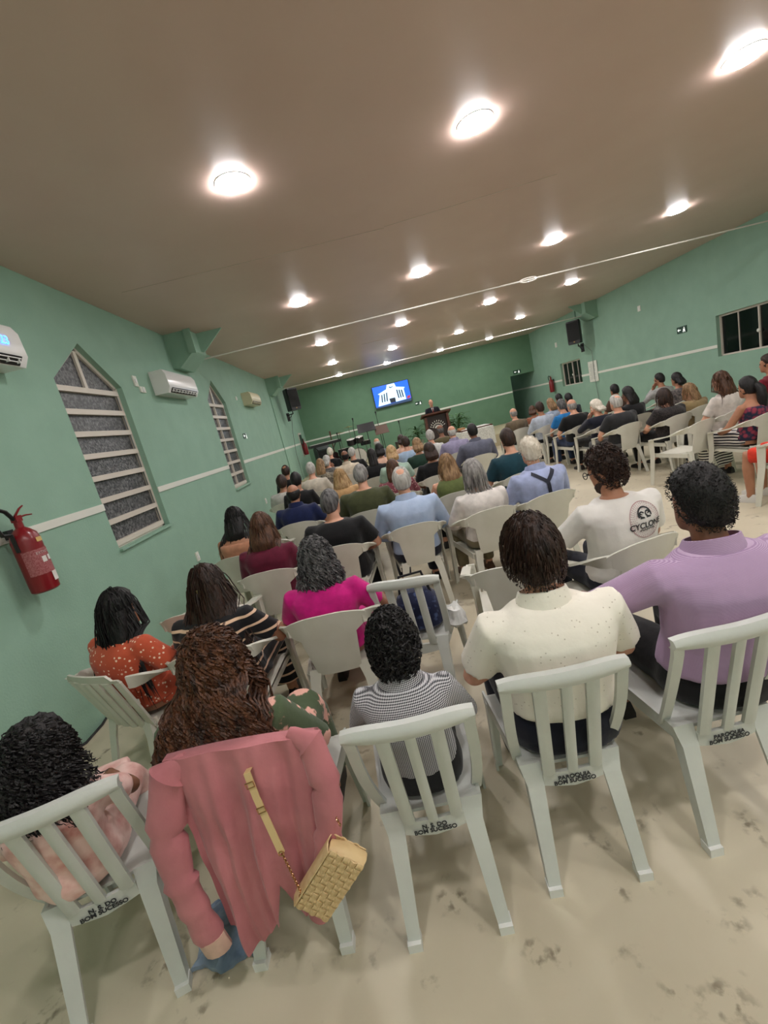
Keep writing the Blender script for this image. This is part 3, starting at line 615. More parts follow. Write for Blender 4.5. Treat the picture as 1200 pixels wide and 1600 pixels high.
    for s in (-1, 1):
        o = link('eye', eye_me, t); o.matrix_local = Mh @ Matrix.Translation(V((s*.032, .088, .008))*hk) @ Matrix.Rotation(-s*.3, 4, 'Z')
    o = link('mouth', mouth_me, t); o.matrix_local = Mh @ Matrix.Translation(V((0, .085, -.062))*hk)
    # hair
    st, hc = hair.get('st', 'short'), HM[hair['c']]; hm = MB(); sd = hash(key) % 97 if False else sum(map(ord, key)); th = max(hair.get('th', .012), .011 if hair.get('st', 'short') != 'bald' else .006)
    Mc = Mh @ Matrix.Scale(hk, 4); g = 40 if near == 0 else (30 if near == 1 else 22)
    cap(hm, Mc, th, st if st in ('bald', 'balding') else 'full', 1, hair.get('nz', .03), hair.get('ns', 30), sd, g, int(g*.66))
    Mt = Matrix.Translation((0, -.035*k, zc)) @ Matrix.Rotation(hy*.6, 4, 'Z') @ Matrix.Scale(hk, 4)
    if st in ('long', 'bob'): tail(hm, Mt, hair.get('L', .3), hair.get('w', .085), 1, hair.get('yb', -.12), hair.get('fl', 1.0), hair.get('wv', 0), sd)
    if st == 'pony': hm.tube([Mt @ V(p) for p in ((0, -.10, .03), (0, -.15, -.02), (0, -.165, -.12), (0, -.16, -.26), (0, -.15, -.38))], [.035, .045, .05, .042, .015], 12)
    if hair.get('n'):
        strands(hm, Mt, hair['n'], hair.get('SL', hair.get('L', .3)+.12), hair.get('r', .004), hair.get('cu', .0), hair.get('cr', 60), hair.get('sp', .06), sd, 1, hair.get('syb', -.14), hair.get('sg', 16), hair.get('lf', 1.1), hair.get('pm', 2.2), -.62 if hair.get('up') else -.5, hair.get('up', 0), hair.get('zl', 9))
    ho = obj('hair', hm, hc, t); ho.data.shade_smooth()
    return t
# ------------------------------------------------------------- the congregation
def cl(name, c, c2=None, scale=14, kind='noise', rough=.85, lo=.35, hi=.65, stretch=None):
    return mat('cloth_'+name, c, rough, c2 or tuple(int(x*.88) for x in c), scale, bump=.55, bscale=11, kind=kind, sheen=.15, lo=lo, hi=hi, stretch=stretch, spec=.25)
navy = cl('navy', (24, 27, 42)); dk = cl('black', (20, 20, 22)); denim = cl('denim', (48, 62, 92)); khaki = cl('khaki', (128, 118, 92)); greyt = cl('grey_trousers', (92, 92, 92))
def H_(c, st='short', **k): d = dict(c=c, st=st); d.update(k); return d
def short_desc(d):
    for cut in (' sitting', ' next to ', ' resting ', ' with ', ' in the ', ' at the '):
        if len(d.split()) > 11 and len(d.split(cut)[0].split()) > 3: d = d.split(cut)[0]
    return d
def sit(key, px, py, Y, rz, skin, hair, shirt, desc, chair_kind='arm', place=None, text=None, chair_label=None, **kw):
    t = person(key, px, py, Y, rz, skin, hair, shirt, desc, **kw)
    _, b, r = PEOPLE[key]
    if place: b = V(place[:2]+(0,)); r = place[2]
    if chair_kind: chair(chair_kind, b.x, b.y, r, chair_label or ('white plastic armchair under the '+short_desc(desc)), text)
    return t
floral_o = cl('orange_floral', (244, 214, 190), (192, 84, 56), 40, 'voronoi', lo=.2, hi=.27)
floral_g = cl('green_floral', (74, 88, 62), (232, 176, 160), 11, 'noise', lo=.52, hi=.56)
# nearest row, slatted chairs
sit('A', 62, 1195, 1.29, .28, 'brown', H_('black', th=.05, nz=.14, ns=44, n=900, L=.2, SL=.155, r=.003, cu=.009, cr=150, sp=.42, lf=1.42, pm=2.5, sg=18, syb=-.12), cl('pink_tulle', (240, 204, 196), (206, 140, 132), 16, lo=.4, hi=.75), 'small girl in a pink frilled dress with big dark curly hair and hair clips', 'bis', (-1.31, 1.41, .30), 'N. S. DO\nBOM SUCESSO', 'slatted chair holding the small girl in pink at the left edge', kid=.70, sleeve='short', bottom=cl('pink_tulle', (222, 170, 154)), legs='skirt', near=0, arms=('lap', 'front'), hy=-.5, hp=-.2)
sit('B', 335, 1042, 1.385, -.02, 'tan', H_('curlbrown', 'long', L=.25, w=.095, yb=-.12, th=.022, nz=.08, ns=44, n=950, SL=.53, zl=.2, r=.0038, cu=.012, cr=95, sp=.2, lf=1.2, syb=-.185, sg=30, fl=1.2), floral_g, 'woman in a green and pink floral dress with long curly brown hair and clip', 'bis', (-.63, 1.48, -.03), None, 'slatted chair with a pink jacket draped over its back', sleeve='long', bottom=floral_g, legs='skirt', near=0, arms=('lap', 'lap'))
sit('C', 615, 1010, 1.40, -.06, 'tan', H_('black', th=.024, nz=.10, ns=50, n=1300, SL=.055, r=.0034, lf=1.22, sg=7, pm=3.0, up=1), cl('gingham', (34, 34, 44), (205, 203, 206), 52, 'check', lo=.38, hi=.6), 'boy in a black and white gingham shirt with short curly black hair', 'bis', (-.085, 1.43, -.03), 'N. S. DO\nBOM SUCESSO', 'slatted chair holding the boy in gingham', kid=.78, sleeve='long', bottom=dk, near=0, collar=True, arms=('lap', 'lap'))
eyelet = cl('eyelet_white', (186, 176, 156), (236, 230, 216), 46, 'voronoi', lo=.06, hi=.16)
sit('D', 832, 868, 1.46, -.05, 'light', H_('dbrown', th=.03, nz=.06, ns=44, n=1300, SL=.06, r=.003, lf=1.29, sg=5, pm=3.0, up=.6), eyelet, 'woman in a white eyelet blouse with short dark brown hair and earrings', 'bis', (.43, 1.49, -.045), 'PAROQUIA\nBOM SUCESSO', 'slatted chair under the woman in white eyelet blouse', bottom=navy, near=0, build=1.12, hem=.585, collar=True, arms=('lap', 'lap'), hy=-.08, sleeve='short')
purple = cl('purple_stripe', (160, 130, 166), (188, 162, 190), 110, 'stripez', lo=.3, hi=.7)
sit('E', 1092, 785, 1.50, .02, 'brown', H_('black', th=.022, nz=.05, ns=60, n=2200, SL=.014, r=.0024, lf=1.16, sg=3, pm=3.1, up=1), purple, 'broad man in a lilac pinstripe shirt with short black hair', 'bis', (.985, 1.51, .02), 'PAROQUIA\nBOM SUCESSO', 'slatted chair under the man in lilac shirt', bottom=dk, near=0, hem=.54, build=1.22, collar=True, arms=('wide', 'lap'), sleeve='long', hy=.12)
# second row
sit('F', 188, 955, 2.36, -.42, 'tan', H_('black', 'long', L=.34, w=.10, th=.016, n=260, SL=.48, r=.0036, cu=.0, sp=.12, lf=1.16, fl=1.05, sg=16), floral_o, 'woman in an orange floral blouse with long straight black hair by the wall', 'slot', None, None, 'white armchair with slatted back beside the green wall', bottom=floral_o, legs='skirt', near=0, arms=('lap', 'rest'), hy=.1)
sit('G', 325, 918, 2.32, -.03, 'tan', H_('dbrown', 'long', L=.32, w=.095, th=.016, n=260, SL=.46, r=.0036, sp=.14, lf=1.15, sg=16), cl('black_stripe', (22, 21, 24), (226, 190, 160), 5.2, 'stripez', lo=.86, hi=.9), 'woman in a black striped dress with long brown hair and a clip', 'arm', bottom=cl('black_stripe', (22, 21, 24)), legs='skirt', near=0, arms=('lap', 'rest'))
magenta = cl('magenta', (206, 24, 128))
sit('H', 495, 876, 2.42, -.03, 'brown', H_('salt', 'bob', L=.13, w=.088, yb=-.07, th=.022, nz=.08, ns=44, n=420, SL=.17, r=.004, cu=.008, cr=130, sp=.15, lf=1.2, sg=14, syb=-.1), magenta, 'woman in a bright magenta dress with curly greying black hair', 'arm', bottom=magenta, legs='skirt', near=0, hy=-.15, arms=('lap', 'rest'))
tee = cl('white_tee', (230, 226, 220), (222, 218, 212))
sit('I', 945, 735, 2.45, .12, 'tan', H_('dbrown', th=.022, nz=.08, ns=50, n=900, SL=.05, r=.0036, lf=1.2, sg=6, pm=2.9, up=1), tee, 'man in a white t-shirt with a round surf print and curly dark hair', 'arm', bottom=navy, near=0, build=1.12, hy=.55, hp=-.25, arms=('front', 'lap'), place=(1.24, 2.42, .2))
maroon = cl('maroon', (100, 22, 48)); blue = cl('light_blue', (172, 188, 214), (160, 177, 206)); wht = cl('white_knit', (226, 218, 212)); lblue2 = cl('lavender_blue', (166, 176, 212))
R = [
 ('p1', 368, 812, 4.25, -.1, 'tan', H_('black', 'long', L=.24, w=.09, n=120, SL=.36, r=.004, sp=.15), cl('peach_top', (200, 140, 110)), 'woman with bare shoulders and long black hair sitting against the left wall', dict(sleeve='none', lowneck=1)),
 ('p2', 410, 825, 3.5, -.02, 'light', H_('brown', 'bob', L=.22, w=.09, th=.016, n=160, SL=.3, r=.0038, sp=.08), maroon, 'woman in a dark maroon blouse with brown shoulder-length hair', dict(sleeve='long')),
 ('p4', 517, 787, 3.75, -.08, 'light', H_('salt', th=.009, nz=.02), dk, 'stocky man in a black t-shirt with short greying hair', dict(build=1.2, hy=-.3)),
 ('p26', 628, 752, 3.85, 0, 'light', H_('lgrey', 'balding', th=.012), blue, 'man in a light blue shirt with grey hair and a bald spot', dict(build=1.2, sleeve='long', collar=True, bottom=navy)),
 ('p32', 740, 742, 3.75, .12, 'light', H_('grey', 'bob', L=.13, w=.09, yb=-.06, th=.022, n=160, SL=.2, r=.0038, sp=.02), wht, 'woman in a white knit top with a grey bob', dict(sleeve='long', bottom=khaki, shoes='brown')),
 ('p34', 828, 706, 3.8, .15, 'light', H_('white', th=.014, n=400, SL=.035, r=.003, lf=1.14, sg=4, pm=3, up=.6), lblue2, 'white-haired man in a blue shirt with dark suspenders', dict(build=1.12, sleeve='long', collar=True, bottom=navy)),
 ('p5', 459, 772, 5.2, -.05, 'tan', H_('black', 'bald', th=.010), cl('navy_polo', (26, 36, 78)), 'balding man in a navy polo shirt', dict(build=1.12, collar=True)),
 ('p17', 564, 743, 4.9, -.05, 'light', H_('grey', th=.010), cl('olive', (72, 76, 48)), 'broad man in an olive green shirt with grey hair', dict(build=1.25, sleeve='long')),
 ('p21', 614, 733, 5.55, 0, 'light', H_('brown', 'long', L=.2, w=.09), cl('rose_floral', (190, 150, 146), (120, 60, 70), 30, 'voronoi', lo=.2, hi=.3), 'woman in a rose floral blouse with brown hair', dict()),
 ('p30', 699, 727, 4.75, .02, 'light', H_('dblond', 'long', L=.24, w=.085, n=120, SL=.34, r=.004, sp=.05), cl('moss', (98, 108, 62)), 'woman in a moss green sleeveless dress with long dark blond hair', dict(sleeve='none', legs='skirt')),
 ('p33', 793, 687, 4.95, .12, 'light', H_('dbrown', th=.008), cl('teal', (24, 62, 74)), 'man in a dark teal t-shirt with short dark hair', dict(build=1.18)),
 ('p6', 463, 751, 6.4, -.05, 'tan', H_('black', th=.012), dk, 'man in a black jacket with black hair near the left wall', dict(sleeve='long')),
 ('p7', 441, 755, 7.1, -.05, 'tan', H_('dbrown', th=.02, nz=.09), cl('pale_top', (200, 196, 190)), 'curly dark-haired woman in a pale top next to the left wall', dict()),
 ('p12', 532, 746, 6.2, 0, 'light', H_('blond', 'long', L=.26, w=.095, n=120, SL=.36, r=.004, sp=.1), cl('sand', (200, 160, 112)), 'woman in a sand coloured top with long blond hair', dict()),
 ('p25', 672, 706, 6.2, .02, 'tan', H_('dbrown', 'bob', L=.14, w=.09, th=.018, nz=.06), dk, 'woman in a black top with short wavy dark hair', dict()),
 ('p20', 612, 709, 6.8, 0, 'light', H_('blond', 'bob', L=.13, w=.088, th=.016), cl('mint', (170, 196, 180)), 'woman in a mint top with short blond hair', dict()),
 ('p9', 486, 734, 7.55, -.1, 'light', H_('lgrey', th=.013), cl('beige_shirt', (206, 196, 180)), 'man in a beige shirt with full grey hair', dict(build=1.1, sleeve='long')),
 ('p16', 581, 712, 7.6, 0, 'tan', H_('black', 'long', L=.3, w=.075), dk, 'woman with long straight black hair in a black top', dict()),
 ('p24', 652, 696, 7.55, .03, 'light', H_('dblond', 'bob', L=.13, w=.09, th=.016), cl('dark_green', (30, 56, 44)), 'woman in a dark green top with short dark blond hair', dict()),
 ('p31', 738, 674, 7.2, .1, 'brown', H_('black', th=.011), cl('grey_violet', (98, 100, 118)), 'man in a grey-violet shirt with short black hair', dict(build=1.25, sleeve='long', collar=True)),
 ('p19', 593, 703, 8.3, 0, 'light', H_('black', 'bob', L=.14, w=.085), cl('peach', (224, 182, 160)), 'woman in a peach top with dark bobbed hair', dict()),
 ('p10', 501, 727, 8.35, -.1, 'light', H_('dblond', 'long', L=.24, w=.085), cl('dark_print', (70, 66, 60), (150, 140, 120), 30), 'woman with long greyish brown hair in a dark print top', dict()),
 ('p13', 539, 713, 9, 0, 'brown', H_('black', 'bald', th=.004), cl('cream_shirt', (222, 208, 186)), 'bald man in a cream shirt', dict(build=1.12, sleeve='long', collar=True)),
 ('p11', 511, 721, 9.7, -.1, 'light', H_('lgrey', 'bob', L=.12, w=.085, th=.018, nz=.06), cl('grey_print', (120, 116, 112), (60, 58, 58), 40), 'woman with curly light grey hair resting her face on her hand', dict(arms=('lap', 'chin'), hy=-.4)),
 ('p8', 447, 737, 8.6, -.1, 'tan', H_('dbrown', 'balding', th=.008), dk, 'man in dark clothes with thinning hair at the left wall', dict()),
 ('p23', 634, 692, 8.6, .03, 'light', H_('dbrown', th=.010), cl('sky_shirt', (164, 188, 214)), 'man in a pale sky blue shirt with dark hair', dict(build=1.1)),
 ('p29', 706, 675, 8.3, .05, 'light', H_('lgrey', 'bald', th=.008), cl('lavender', (158, 152, 182)), 'bald man in a lavender shirt', dict(build=1.15, sleeve='long', collar=True)),
 ('p27', 672, 682, 9, .05, 'light', H_('lgrey', th=.02, nz=.06), cl('white_blouse', (220, 220, 216)), 'woman with fluffy light grey hair in a white blouse', dict()),
 ('p15', 550, 708, 9.8, 0, 'light', H_('lgrey', th=.009), dk, 'man in a black shirt with cropped grey hair', dict(hy=-.4)),
 ('p22', 627, 688, 9.9, 0, 'light', H_('dbrown', 'bob', L=.12, w=.085), cl('blush', (214, 172, 150)), 'woman in a blush top with dark hair near the front', dict()),
 ('p28', 688, 672, 9.8, .05, 'brown', H_('salt', 'bald', th=.006), cl('olive_jacket', (84, 76, 50)), 'bald man in an olive jacket in front of the pulpit', dict(build=1.12, sleeve='long')),
 ('p18', 589, 692, 11., 0, 'light', H_('lgrey', 'bald', th=.006), cl('grey_shirt', (120, 120, 124)), 'bald man in a grey shirt beside the music stands', dict()),
 ('p14', 516, 707, 11.4, -.1, 'light', H_('white', th=.008), dk, 'white-haired man in a black shirt by the drums', dict()),
 # right-hand block, turned towards the pulpit
 ('p35', 802, 646, 10, .16, 'light', H_('grey', 'bald', th=.004), cl('taupe_jacket', (108, 94, 74)), 'bald man in a taupe jacket at the front of the right block', dict(sleeve='long', build=1.1)),
 ('p36', 832, 642, 10.9, .16, 'tan', H_('brown', 'bob', L=.12, w=.085), cl('rust', (150, 96, 72)), 'woman in a rust top with brown hair turned to the right', dict(hy=-.9)),
 ('p37', 843, 638, 9.3, .16, 'tan', H_('dbrown', th=.018, nz=.06), cl('pale_blue', (188, 196, 210)), 'person in a pale blue shirt with dark wavy hair', dict(sleeve='long', build=1.1)),
 ('p38', 860, 631, 10.1, .16, 'light', H_('dblond', 'bob', L=.18, w=.09), cl('grey_blue', (150, 164, 184)), 'woman in a grey-blue top with greyish brown hair', dict()),
 ('p39', 873, 623, 11.3, .16, 'tan', H_('black', th=.014), dk, 'person with black hair in the far right row, left one', dict()),
 ('p40', 888, 623, 10.3, .16, 'tan', H_('black', th=.014), navy, 'person with black hair in the far right row behind the bald man', dict()),
 ('p41', 877, 634, 8.65, .16, 'light', H_('salt', th=.012), cl('bright_blue', (36, 122, 190)), 'man in a bright blue shirt with greying hair', dict()),
 ('p42', 893, 634, 7.95, .16, 'light', H_('grey', 'bald', th=.003), dk, 'bald man in a black shirt and jeans', dict(build=1.15, bottom=denim)),
 ('p43', 931, 637, 7.3, .16, 'light', H_('white', 'bob', L=.1, w=.085, th=.02, nz=.05), navy, 'white-haired woman resting her chin on her hand', dict(arms=('chin', 'lap'), hy=.5, sleeve='long')),
 ('p44', 962, 630, 6.7, .16, 'light', H_('lgrey', 'balding', th=.008), cl('charcoal', (44, 44, 46)), 'man in a charcoal shirt with cropped grey hair', dict(build=1.15, bottom=greyt)),
 ('p45', 960, 610, 9.3, .16, 'tan', H_('black', th=.012), cl('brown_top', (90, 64, 52)), 'dark-haired man beside the right wall', dict()),
 ('p46', 981, 617, 7.45, .16, 'brown', H_('black', 'long', L=.22, w=.10, th=.022, nz=.05), dk, 'woman with thick long black hair in the right block', dict(hy=.2)),
 ('p47', 1030, 593, 9.0, .16, 'tan', H_('black', th=.011), cl('silver_shirt', (176, 174, 172)), 'man in a silver grey shirt with his hand on his face', dict(arms=('chin', 'lap'), sleeve='long', hy=.4)),
 ('p48', 1057, 593, 8.0, .16, 'tan', H_('black', 'bob', L=.14, w=.08), cl('dark_floral', (52, 50, 52), (120, 110, 106), 26), 'woman with dark hair in a dark patterned top', dict()),
 ('p49', 1037, 622, 6.4, .16, 'light', H_('dbrown', 'bob', L=.12, w=.098, yb=-.05, th=.024, n=90, SL=.2, r=.004, sp=.0), cl('black_lace', (26, 24, 25), (52, 46, 46), 60, 'voronoi'), 'woman in a black lace top with a dark brown bob', dict(build=1.12, bottom=dk)),
 ('p50', 1076, 612, 6.75, .16, 'light', H_('dblond', 'long', L=.24, w=.085, n=90, SL=.34, r=.004, sp=.1), cl('fawn', (150, 130, 92)), 'woman in a fawn top with long dark blond hair looking left', dict(hy=.6, bottom=khaki)),
 ('p51', 1126, 596, 5.7, .16, 'light', H_('brown', 'long', L=.26, w=.09, n=90, SL=.36, r=.004, sp=.12), cl('ivory', (222, 212, 204)), 'woman in an ivory blouse with long brown hair', dict(hy=.2)),
 ('p52', 1168, 606, 5.0, .16, 'tan', H_('black', 'pony'), cl('strappy_floral', (150, 60, 80), (40, 44, 66), 22, 'voronoi'), 'woman in a strappy floral top and striped skirt with long black hair', dict(sleeve='none', lowneck=1, legs='skirt', bottom=cl('zebra', (230, 226, 220), (30, 28, 40), 9, 'stripez', lo=.48, hi=.54))),
 ('p53', 1200, 568, 6.2, .16, 'tan', H_('dbrown', th=.014), cl('wine', (120, 24, 42)), 'person in a wine red top at the right edge', dict(hy=.6)),
]
for (k, px, py, Y, rz, skin, hair, shirt, desc, kw) in R:
    kw.setdefault('bottom', dk); kw.setdefault('near', 1 if Y < 6.5 else 2)
    sit(k, px, py, Y, rz, skin, hair, shirt, desc, **kw)
redc = cl('red_shorts', (226, 62, 40))
sit('p54', 1262, 640, 3.95, .45, 'tan', H_('dbrown', th=.014), cl('grey_tee', (150, 150, 152)), 'person in red shorts with crossed ankles cut by the right edge', bottom=redc, legs='shorts', shoes='white', near=1)
# the preacher stands behind the pulpit
def preacher():
    hd = at_y(673, 630, 16.25); z0 = .38; k = (hd.z+.12-z0)/1.72
    t = thing('person', 'bald preacher in a dark suit standing behind the pulpit', 'person', (hd.x, hd.y, z0), pi)
    b = MB(); Mh = Matrix.Translation((0, .03, 1.60*k)) @ Matrix.Rotation(-.12, 4, 'X')
    HR = [(-.118, .052, .024, .022), (-.104, .045, .043, .042), (-.075, .026, .057, .066), (-.04, .008, .066, .086), (0, 0, .073, .094), (.04, -.004, .076, .098), (.08, -.008, .066, .085), (.105, -.01, .045, .06), (.12, -.01, .016, .022)]
    b.loft([[Mh @ V((cos(2*pi*j/16)*rx, y+sin(2*pi*j/16)*ry, z)) for j in range(16)] for z, y, rx, ry in HR]); b.ball(Mh @ V((0, .1, -.02)), (.014, .016, .024), 8, 6)
    for s in (-1, 1): b.ball(Mh @ V((s*.078, -.01, -.01)), (.01, .02, .03), 8, 6)
    b.tube([(0, 0, 1.40*k), (0, .02, 1.52*k)], .056, 12)
    TRS = ((.85, .15, .11), (.98, .16, .115), (1.12, .165, .115), (1.28, .19, .115), (1.38, .185, .1), (1.43, .11, .07))
    b.ell([((0, 0, z*k), rx-.01, ry-.01) for z, rx, ry in TRS], 16); ex = MB(); c = MB(); c.ell([((0, 0, z*k), rx+.018, ry+.018) for z, rx, ry in TRS], 16); pn = MB()
    for s in (-1, 1):
        S, E, Wr = V((s*.19, 0, 1.36*k)), V((s*.27, .08, 1.10*k)), V((s*.17, .32, 1.10*k))
        b.tube([S, E, E.lerp(Wr, .4), Wr], [.05, .042, .04, .028], 10); c.tube([S+V((-s*.06, 0, 0)), S, E, E.lerp(Wr, .9)], [.062, .07, .06, .048], 10); hand(ex, Wr, (-s*.3, 1, -.1), (0, -.1, 1), 1, .6, -s)
        A, K, F = V((s*.09, 0, .9*k)), V((s*.1, .02, .5*k)), V((s*.11, 0, .08)); b.tube([A, K, F, F+V((0, .02, -.03))], [.085, .058, .04, .035], 10); pn.tube([A+V((0, 0, .05)), K, F], [.1, .078, .065], 12)
        o = link('shoe', shoe('shoe_black', mat('shoe_black', (28, 26, 26), .5)), t); o.location = (s*.11, .02, 0)
        o = link('eye', eye_me, t); o.matrix_local = Mh @ Matrix.Translation((s*.032, .088, .008))
    o = link('mouth', mouth_me, t); o.matrix_local = Mh @ Matrix.Translation((0, .085, -.062))
    finish('body', b, SK['light'], t, .013, ex, 3); finish('suit_jacket', c, cl('suit', (26, 28, 38)), t, .018, None, 3); finish('trousers', pn, cl('suit', (26, 28, 38)), t, .02, None, 3)
    m = MB(); m.prism([(-.05, .14, 1.40*k), (.05, .14, 1.40*k), (0, .15, 1.16*k)], (0, .01, 0)); obj('shirt_front', m, cl('shirt_white', (226, 226, 226)), t, False)
    m = MB(); m.prism([(-.012, .155, 1.38*k), (.012, .155, 1.38*k), (.022, .165, 1.2*k), (0, .165, 1.17*k), (-.022, .165, 1.2*k)], (0, .006, 0)); obj('tie', m, cl('tie', (130, 40, 44)), t, False)
    hm = MB(); cap(hm, Mh, .004, 'bald', 1, .02, 30, 3, 24, 16); obj('hair', hm, HM['salt'], t)
preacher()
flush()
def kids(key, name): return [c for c in PEOPLE[key][0].children if c.name.split('.')[0] == name][0]
def on_back(key, me, off=.003, part='shirt'):   # lay flat artwork (x,z) onto the back of a garment
    s = kids(key, part).data; bv = BVHTree.FromPolygons([v.co for v in s.vertices], [p.vertices for p in s.polygons])
    for v in me.vertices:
        h = bv.ray_cast(V((v.co.x, -1, v.co.z)), V((0, 1, 0)))[0]
        v.co.y = (h.y if h else -.2)-off+v.co.y*.0
# surf print on the white t-shirt
def print_tee():
    t = PEOPLE['I'][0]; zc = at_y(945, 735, 2.45).z-.275; xc = .055; pk = mat('print_pink', (168, 112, 118), .9); k = 1.0
    def art(name, mb, m, off):
        o = obj(name, mb, m, t, False); on_back('I', o.data, off); return o
    def ring(mb, r0, r1, a0=0, a1=2*pi, n=40, cx=0, cz=0):
        for i in range(n):
            a, b = lerp(a0, a1, i/n), lerp(a0, a1, (i+1)/n); mb.add([(xc+cx+r*cos(q), 0, zc+cz+r*sin(q)) for r, q in ((r0, a), (r1, a), (r1, b), (r0, b))], [(0, 1, 2, 3)])
    m = MB(); ring(m, .096, .099); rnd = random.Random(3)
    for i in range(46):
        a = 2*pi*i/46; r = .094
        for j in range(5):
            r2 = r-rnd.uniform(.004, .012); w = .0016+.002*rnd.random()
            if r2 > .055: m.add([(xc+r*cos(a), 0, zc+r*sin(a)), (xc+r2*cos(a+w*9), 0, zc+r2*sin(a+w*9)), (xc+r2*cos(a-.01), 0, zc+r2*sin(a-.01)), (xc+r*cos(a-.02), 0, zc+r*sin(a-.02))], [(0, 1, 2, 3)])
            r = r2-.004
    art('print_circle', m, pk, .003)
    m = MB(); cz = .03; ring(m, .036, .044, -.25, pi+.25, 26, 0, cz)
    for s in (-1, 1):
        ring(m, .010, .017, 0 if s > 0 else .4, pi*1.5, 14, s*.019, cz+.004)
        q = [(s*.004, cz-.018), (s*.034, cz-.018), (s*.034, cz-.011), (s*.012, cz-.008)]; m.add([(xc+a, 0, zc+b) for a, b in q], [(0, 1, 2, 3)]); q = [(s*.012, cz+.0), (s*.03, cz+.004), (s*.026, cz+.012)]; m.add([(xc+a, 0, zc+b) for a, b in q], [(0, 1, 2)])
    art('print_emblem', m, ink, .004)
    for txt, size, dz in (('CYCLONE', .046, -.028), ('SURFWEAR', .014, -.053)):
        if txt == 'SURFWEAR':
            m = MB()
            for q in range(16): m.box((xc-.045+.006*q, 0, zc+dz+.002*(q % 3)), (.0035, .0002, .008+.003*(q % 2)))
            m.box((xc, 0, zc-.044), (.19, .0002, .0012)); art('print_line', m, ink, .004)
        else:
            o = lettering('lettering', txt, size, ink, t, Matrix.Translation((xc, 0, zc+dz)) @ Matrix.Rotation(pi/2, 4, 'X'), 0, .0008); on_back('I', o.data, .004)
print_tee()
def ribbon(key, pts, w, m, name, off=.004, n=14):
    t = PEOPLE[key][0]; mb = MB(); P = [V((a, 0, b)) for a, b in pts]
    for a, b in zip(P, P[1:]):
        d = (b-a).normalized(); nn = V((-d.z, 0, d.x))*w/2
        for i in range(n):
            p, q = a.lerp(b, i/n), a.lerp(b, (i+1)/n); mb.add([p+nn, q+nn, q-nn, p-nn], [(0, 1, 2, 3)])
    o = obj(name, mb, m, t, False); on_back(key, o.data, off); return o
z_ = at_y(828, 706, 3.8).z
sus = mat('suspender', (22, 26, 44), .7)
ribbon('p34', [(-.10, z_-.165), (.0, z_-.25)], .032, sus, 'suspender', .006); ribbon('p34', [(.10, z_-.165), (.0, z_-.25)], .032, sus, 'suspender', .007); ribbon('p34', [(0, z_-.24), (.02, z_-.60)], .034, sus, 'suspender', .008)
# small accessories worn by the near people
def near_bits():
    silver = mat('silver', (220, 214, 206), .25, metal=1)
    t = PEOPLE['A'][0]; zc = at_y(62, 1195, 1.29).z
    for x, y, z in ((-.05, -.06, .125), (.02, -.05, .14), (.07, -.035, .11)):
        m = MB(); m.ball((x, y, zc+z), (.009, .006, .005), 8, 6); obj('hair_clip', m, silver, t)
    t = PEOPLE['B'][0]; zc = at_y(335, 1042, 1.385).z
    m = MB(); b0 = V((-.092, -.10, zc+.01))
    m.tube([b0, b0+V((.012, -.012, .02)), b0+V((.03, -.02, -.03)), b0+V((.022, -.02, -.05)), b0+V((.003, -.01, -.03)), b0], .0028, 6)
    for k in range(4): m.ball(b0+V((.008+.005*k, -.013, .006-.014*k)), .005, 6, 5)
    obj('hair_clip', m, mat('clip_pink', (190, 140, 140), .3, metal=.6), t)
    t = PEOPLE['G'][0]; zc = at_y(325, 918, 2.32).z
    m = MB(); m.box((-.01, -.145, zc-.0), (.05, .012, .014)); m.box((-.005, -.147, zc+.012), (.012, .012, .04)); obj('hair_clip', m, mat('clip_gold', (150, 130, 96), .3, metal=.8), t)
    t = PEOPLE['D'][0]; zc = at_y(832, 868, 1.46).z
    for s in (-1, 1):
        m = MB(); m.tube([(s*.088, -.045, zc-.035), (s*.09, -.045, zc-.05)], .002, 5); m.ball((s*.09, -.045, zc-.056), .006, 8, 6); obj('earring', m, silver, t)
    t = PEOPLE['I'][0]; Mh = Matrix.Translation((0, -.035, at_y(945, 735, 2.45).z)) @ Matrix.Rotation(.55, 4, 'Z') @ Matrix.Rotation(-.25, 4, 'X'); m = MB()
    for s in (-1, 1):
        m.tube([Mh @ V((s*.035+.024*cos(q*pi/6), .104, .005+.02*sin(q*pi/6))) for q in range(13)], .0025, 5); m.tube([Mh @ V(p) for p in ((s*.06, .102, .008), (s*.08, .07, .01), (s*.082, -.01, .01))], .0028, 5)
    m.tube([Mh @ V((-.011, .106, .008)), Mh @ V((.011, .106, .008))], .0025, 5); obj('glasses', m, blk, t)
    m = MB(); cap(m, Mh, .004, 'full', .97); 
    b = MB(); b.loft([[Mh @ V((cos(2*pi*j/16)*rx, y+sin(2*pi*j/16)*ry, z)) for j in range(16)] for z, y, rx, ry in ((-.126, .05, .026, .026), (-.108, .044, .046, .045), (-.08, .025, .060, .066), (-.055, .008, .066, .07))]); obj('beard', b, HM['dbrown'], t)
near_bits()
# ------------------------------------------------------------- empty chairs and bags
chair('bis', .06, 2.54, -.25, 'empty slatted chair carrying a dark blue bag')
chair('arm', .66, 2.5, -.25, 'empty white armchair left of the man in the printed t-shirt')
chair('arm', -1.42, 3.0, -.05, 'empty white armchair against the wall with a white tote bag')
chair('arm', 3.95, 5.5, .3, 'empty white armchair facing left at the edge of the right block')
chair('arm', -1.42, 4.7, 0, 'empty white armchair behind the woman with bare shoulders')
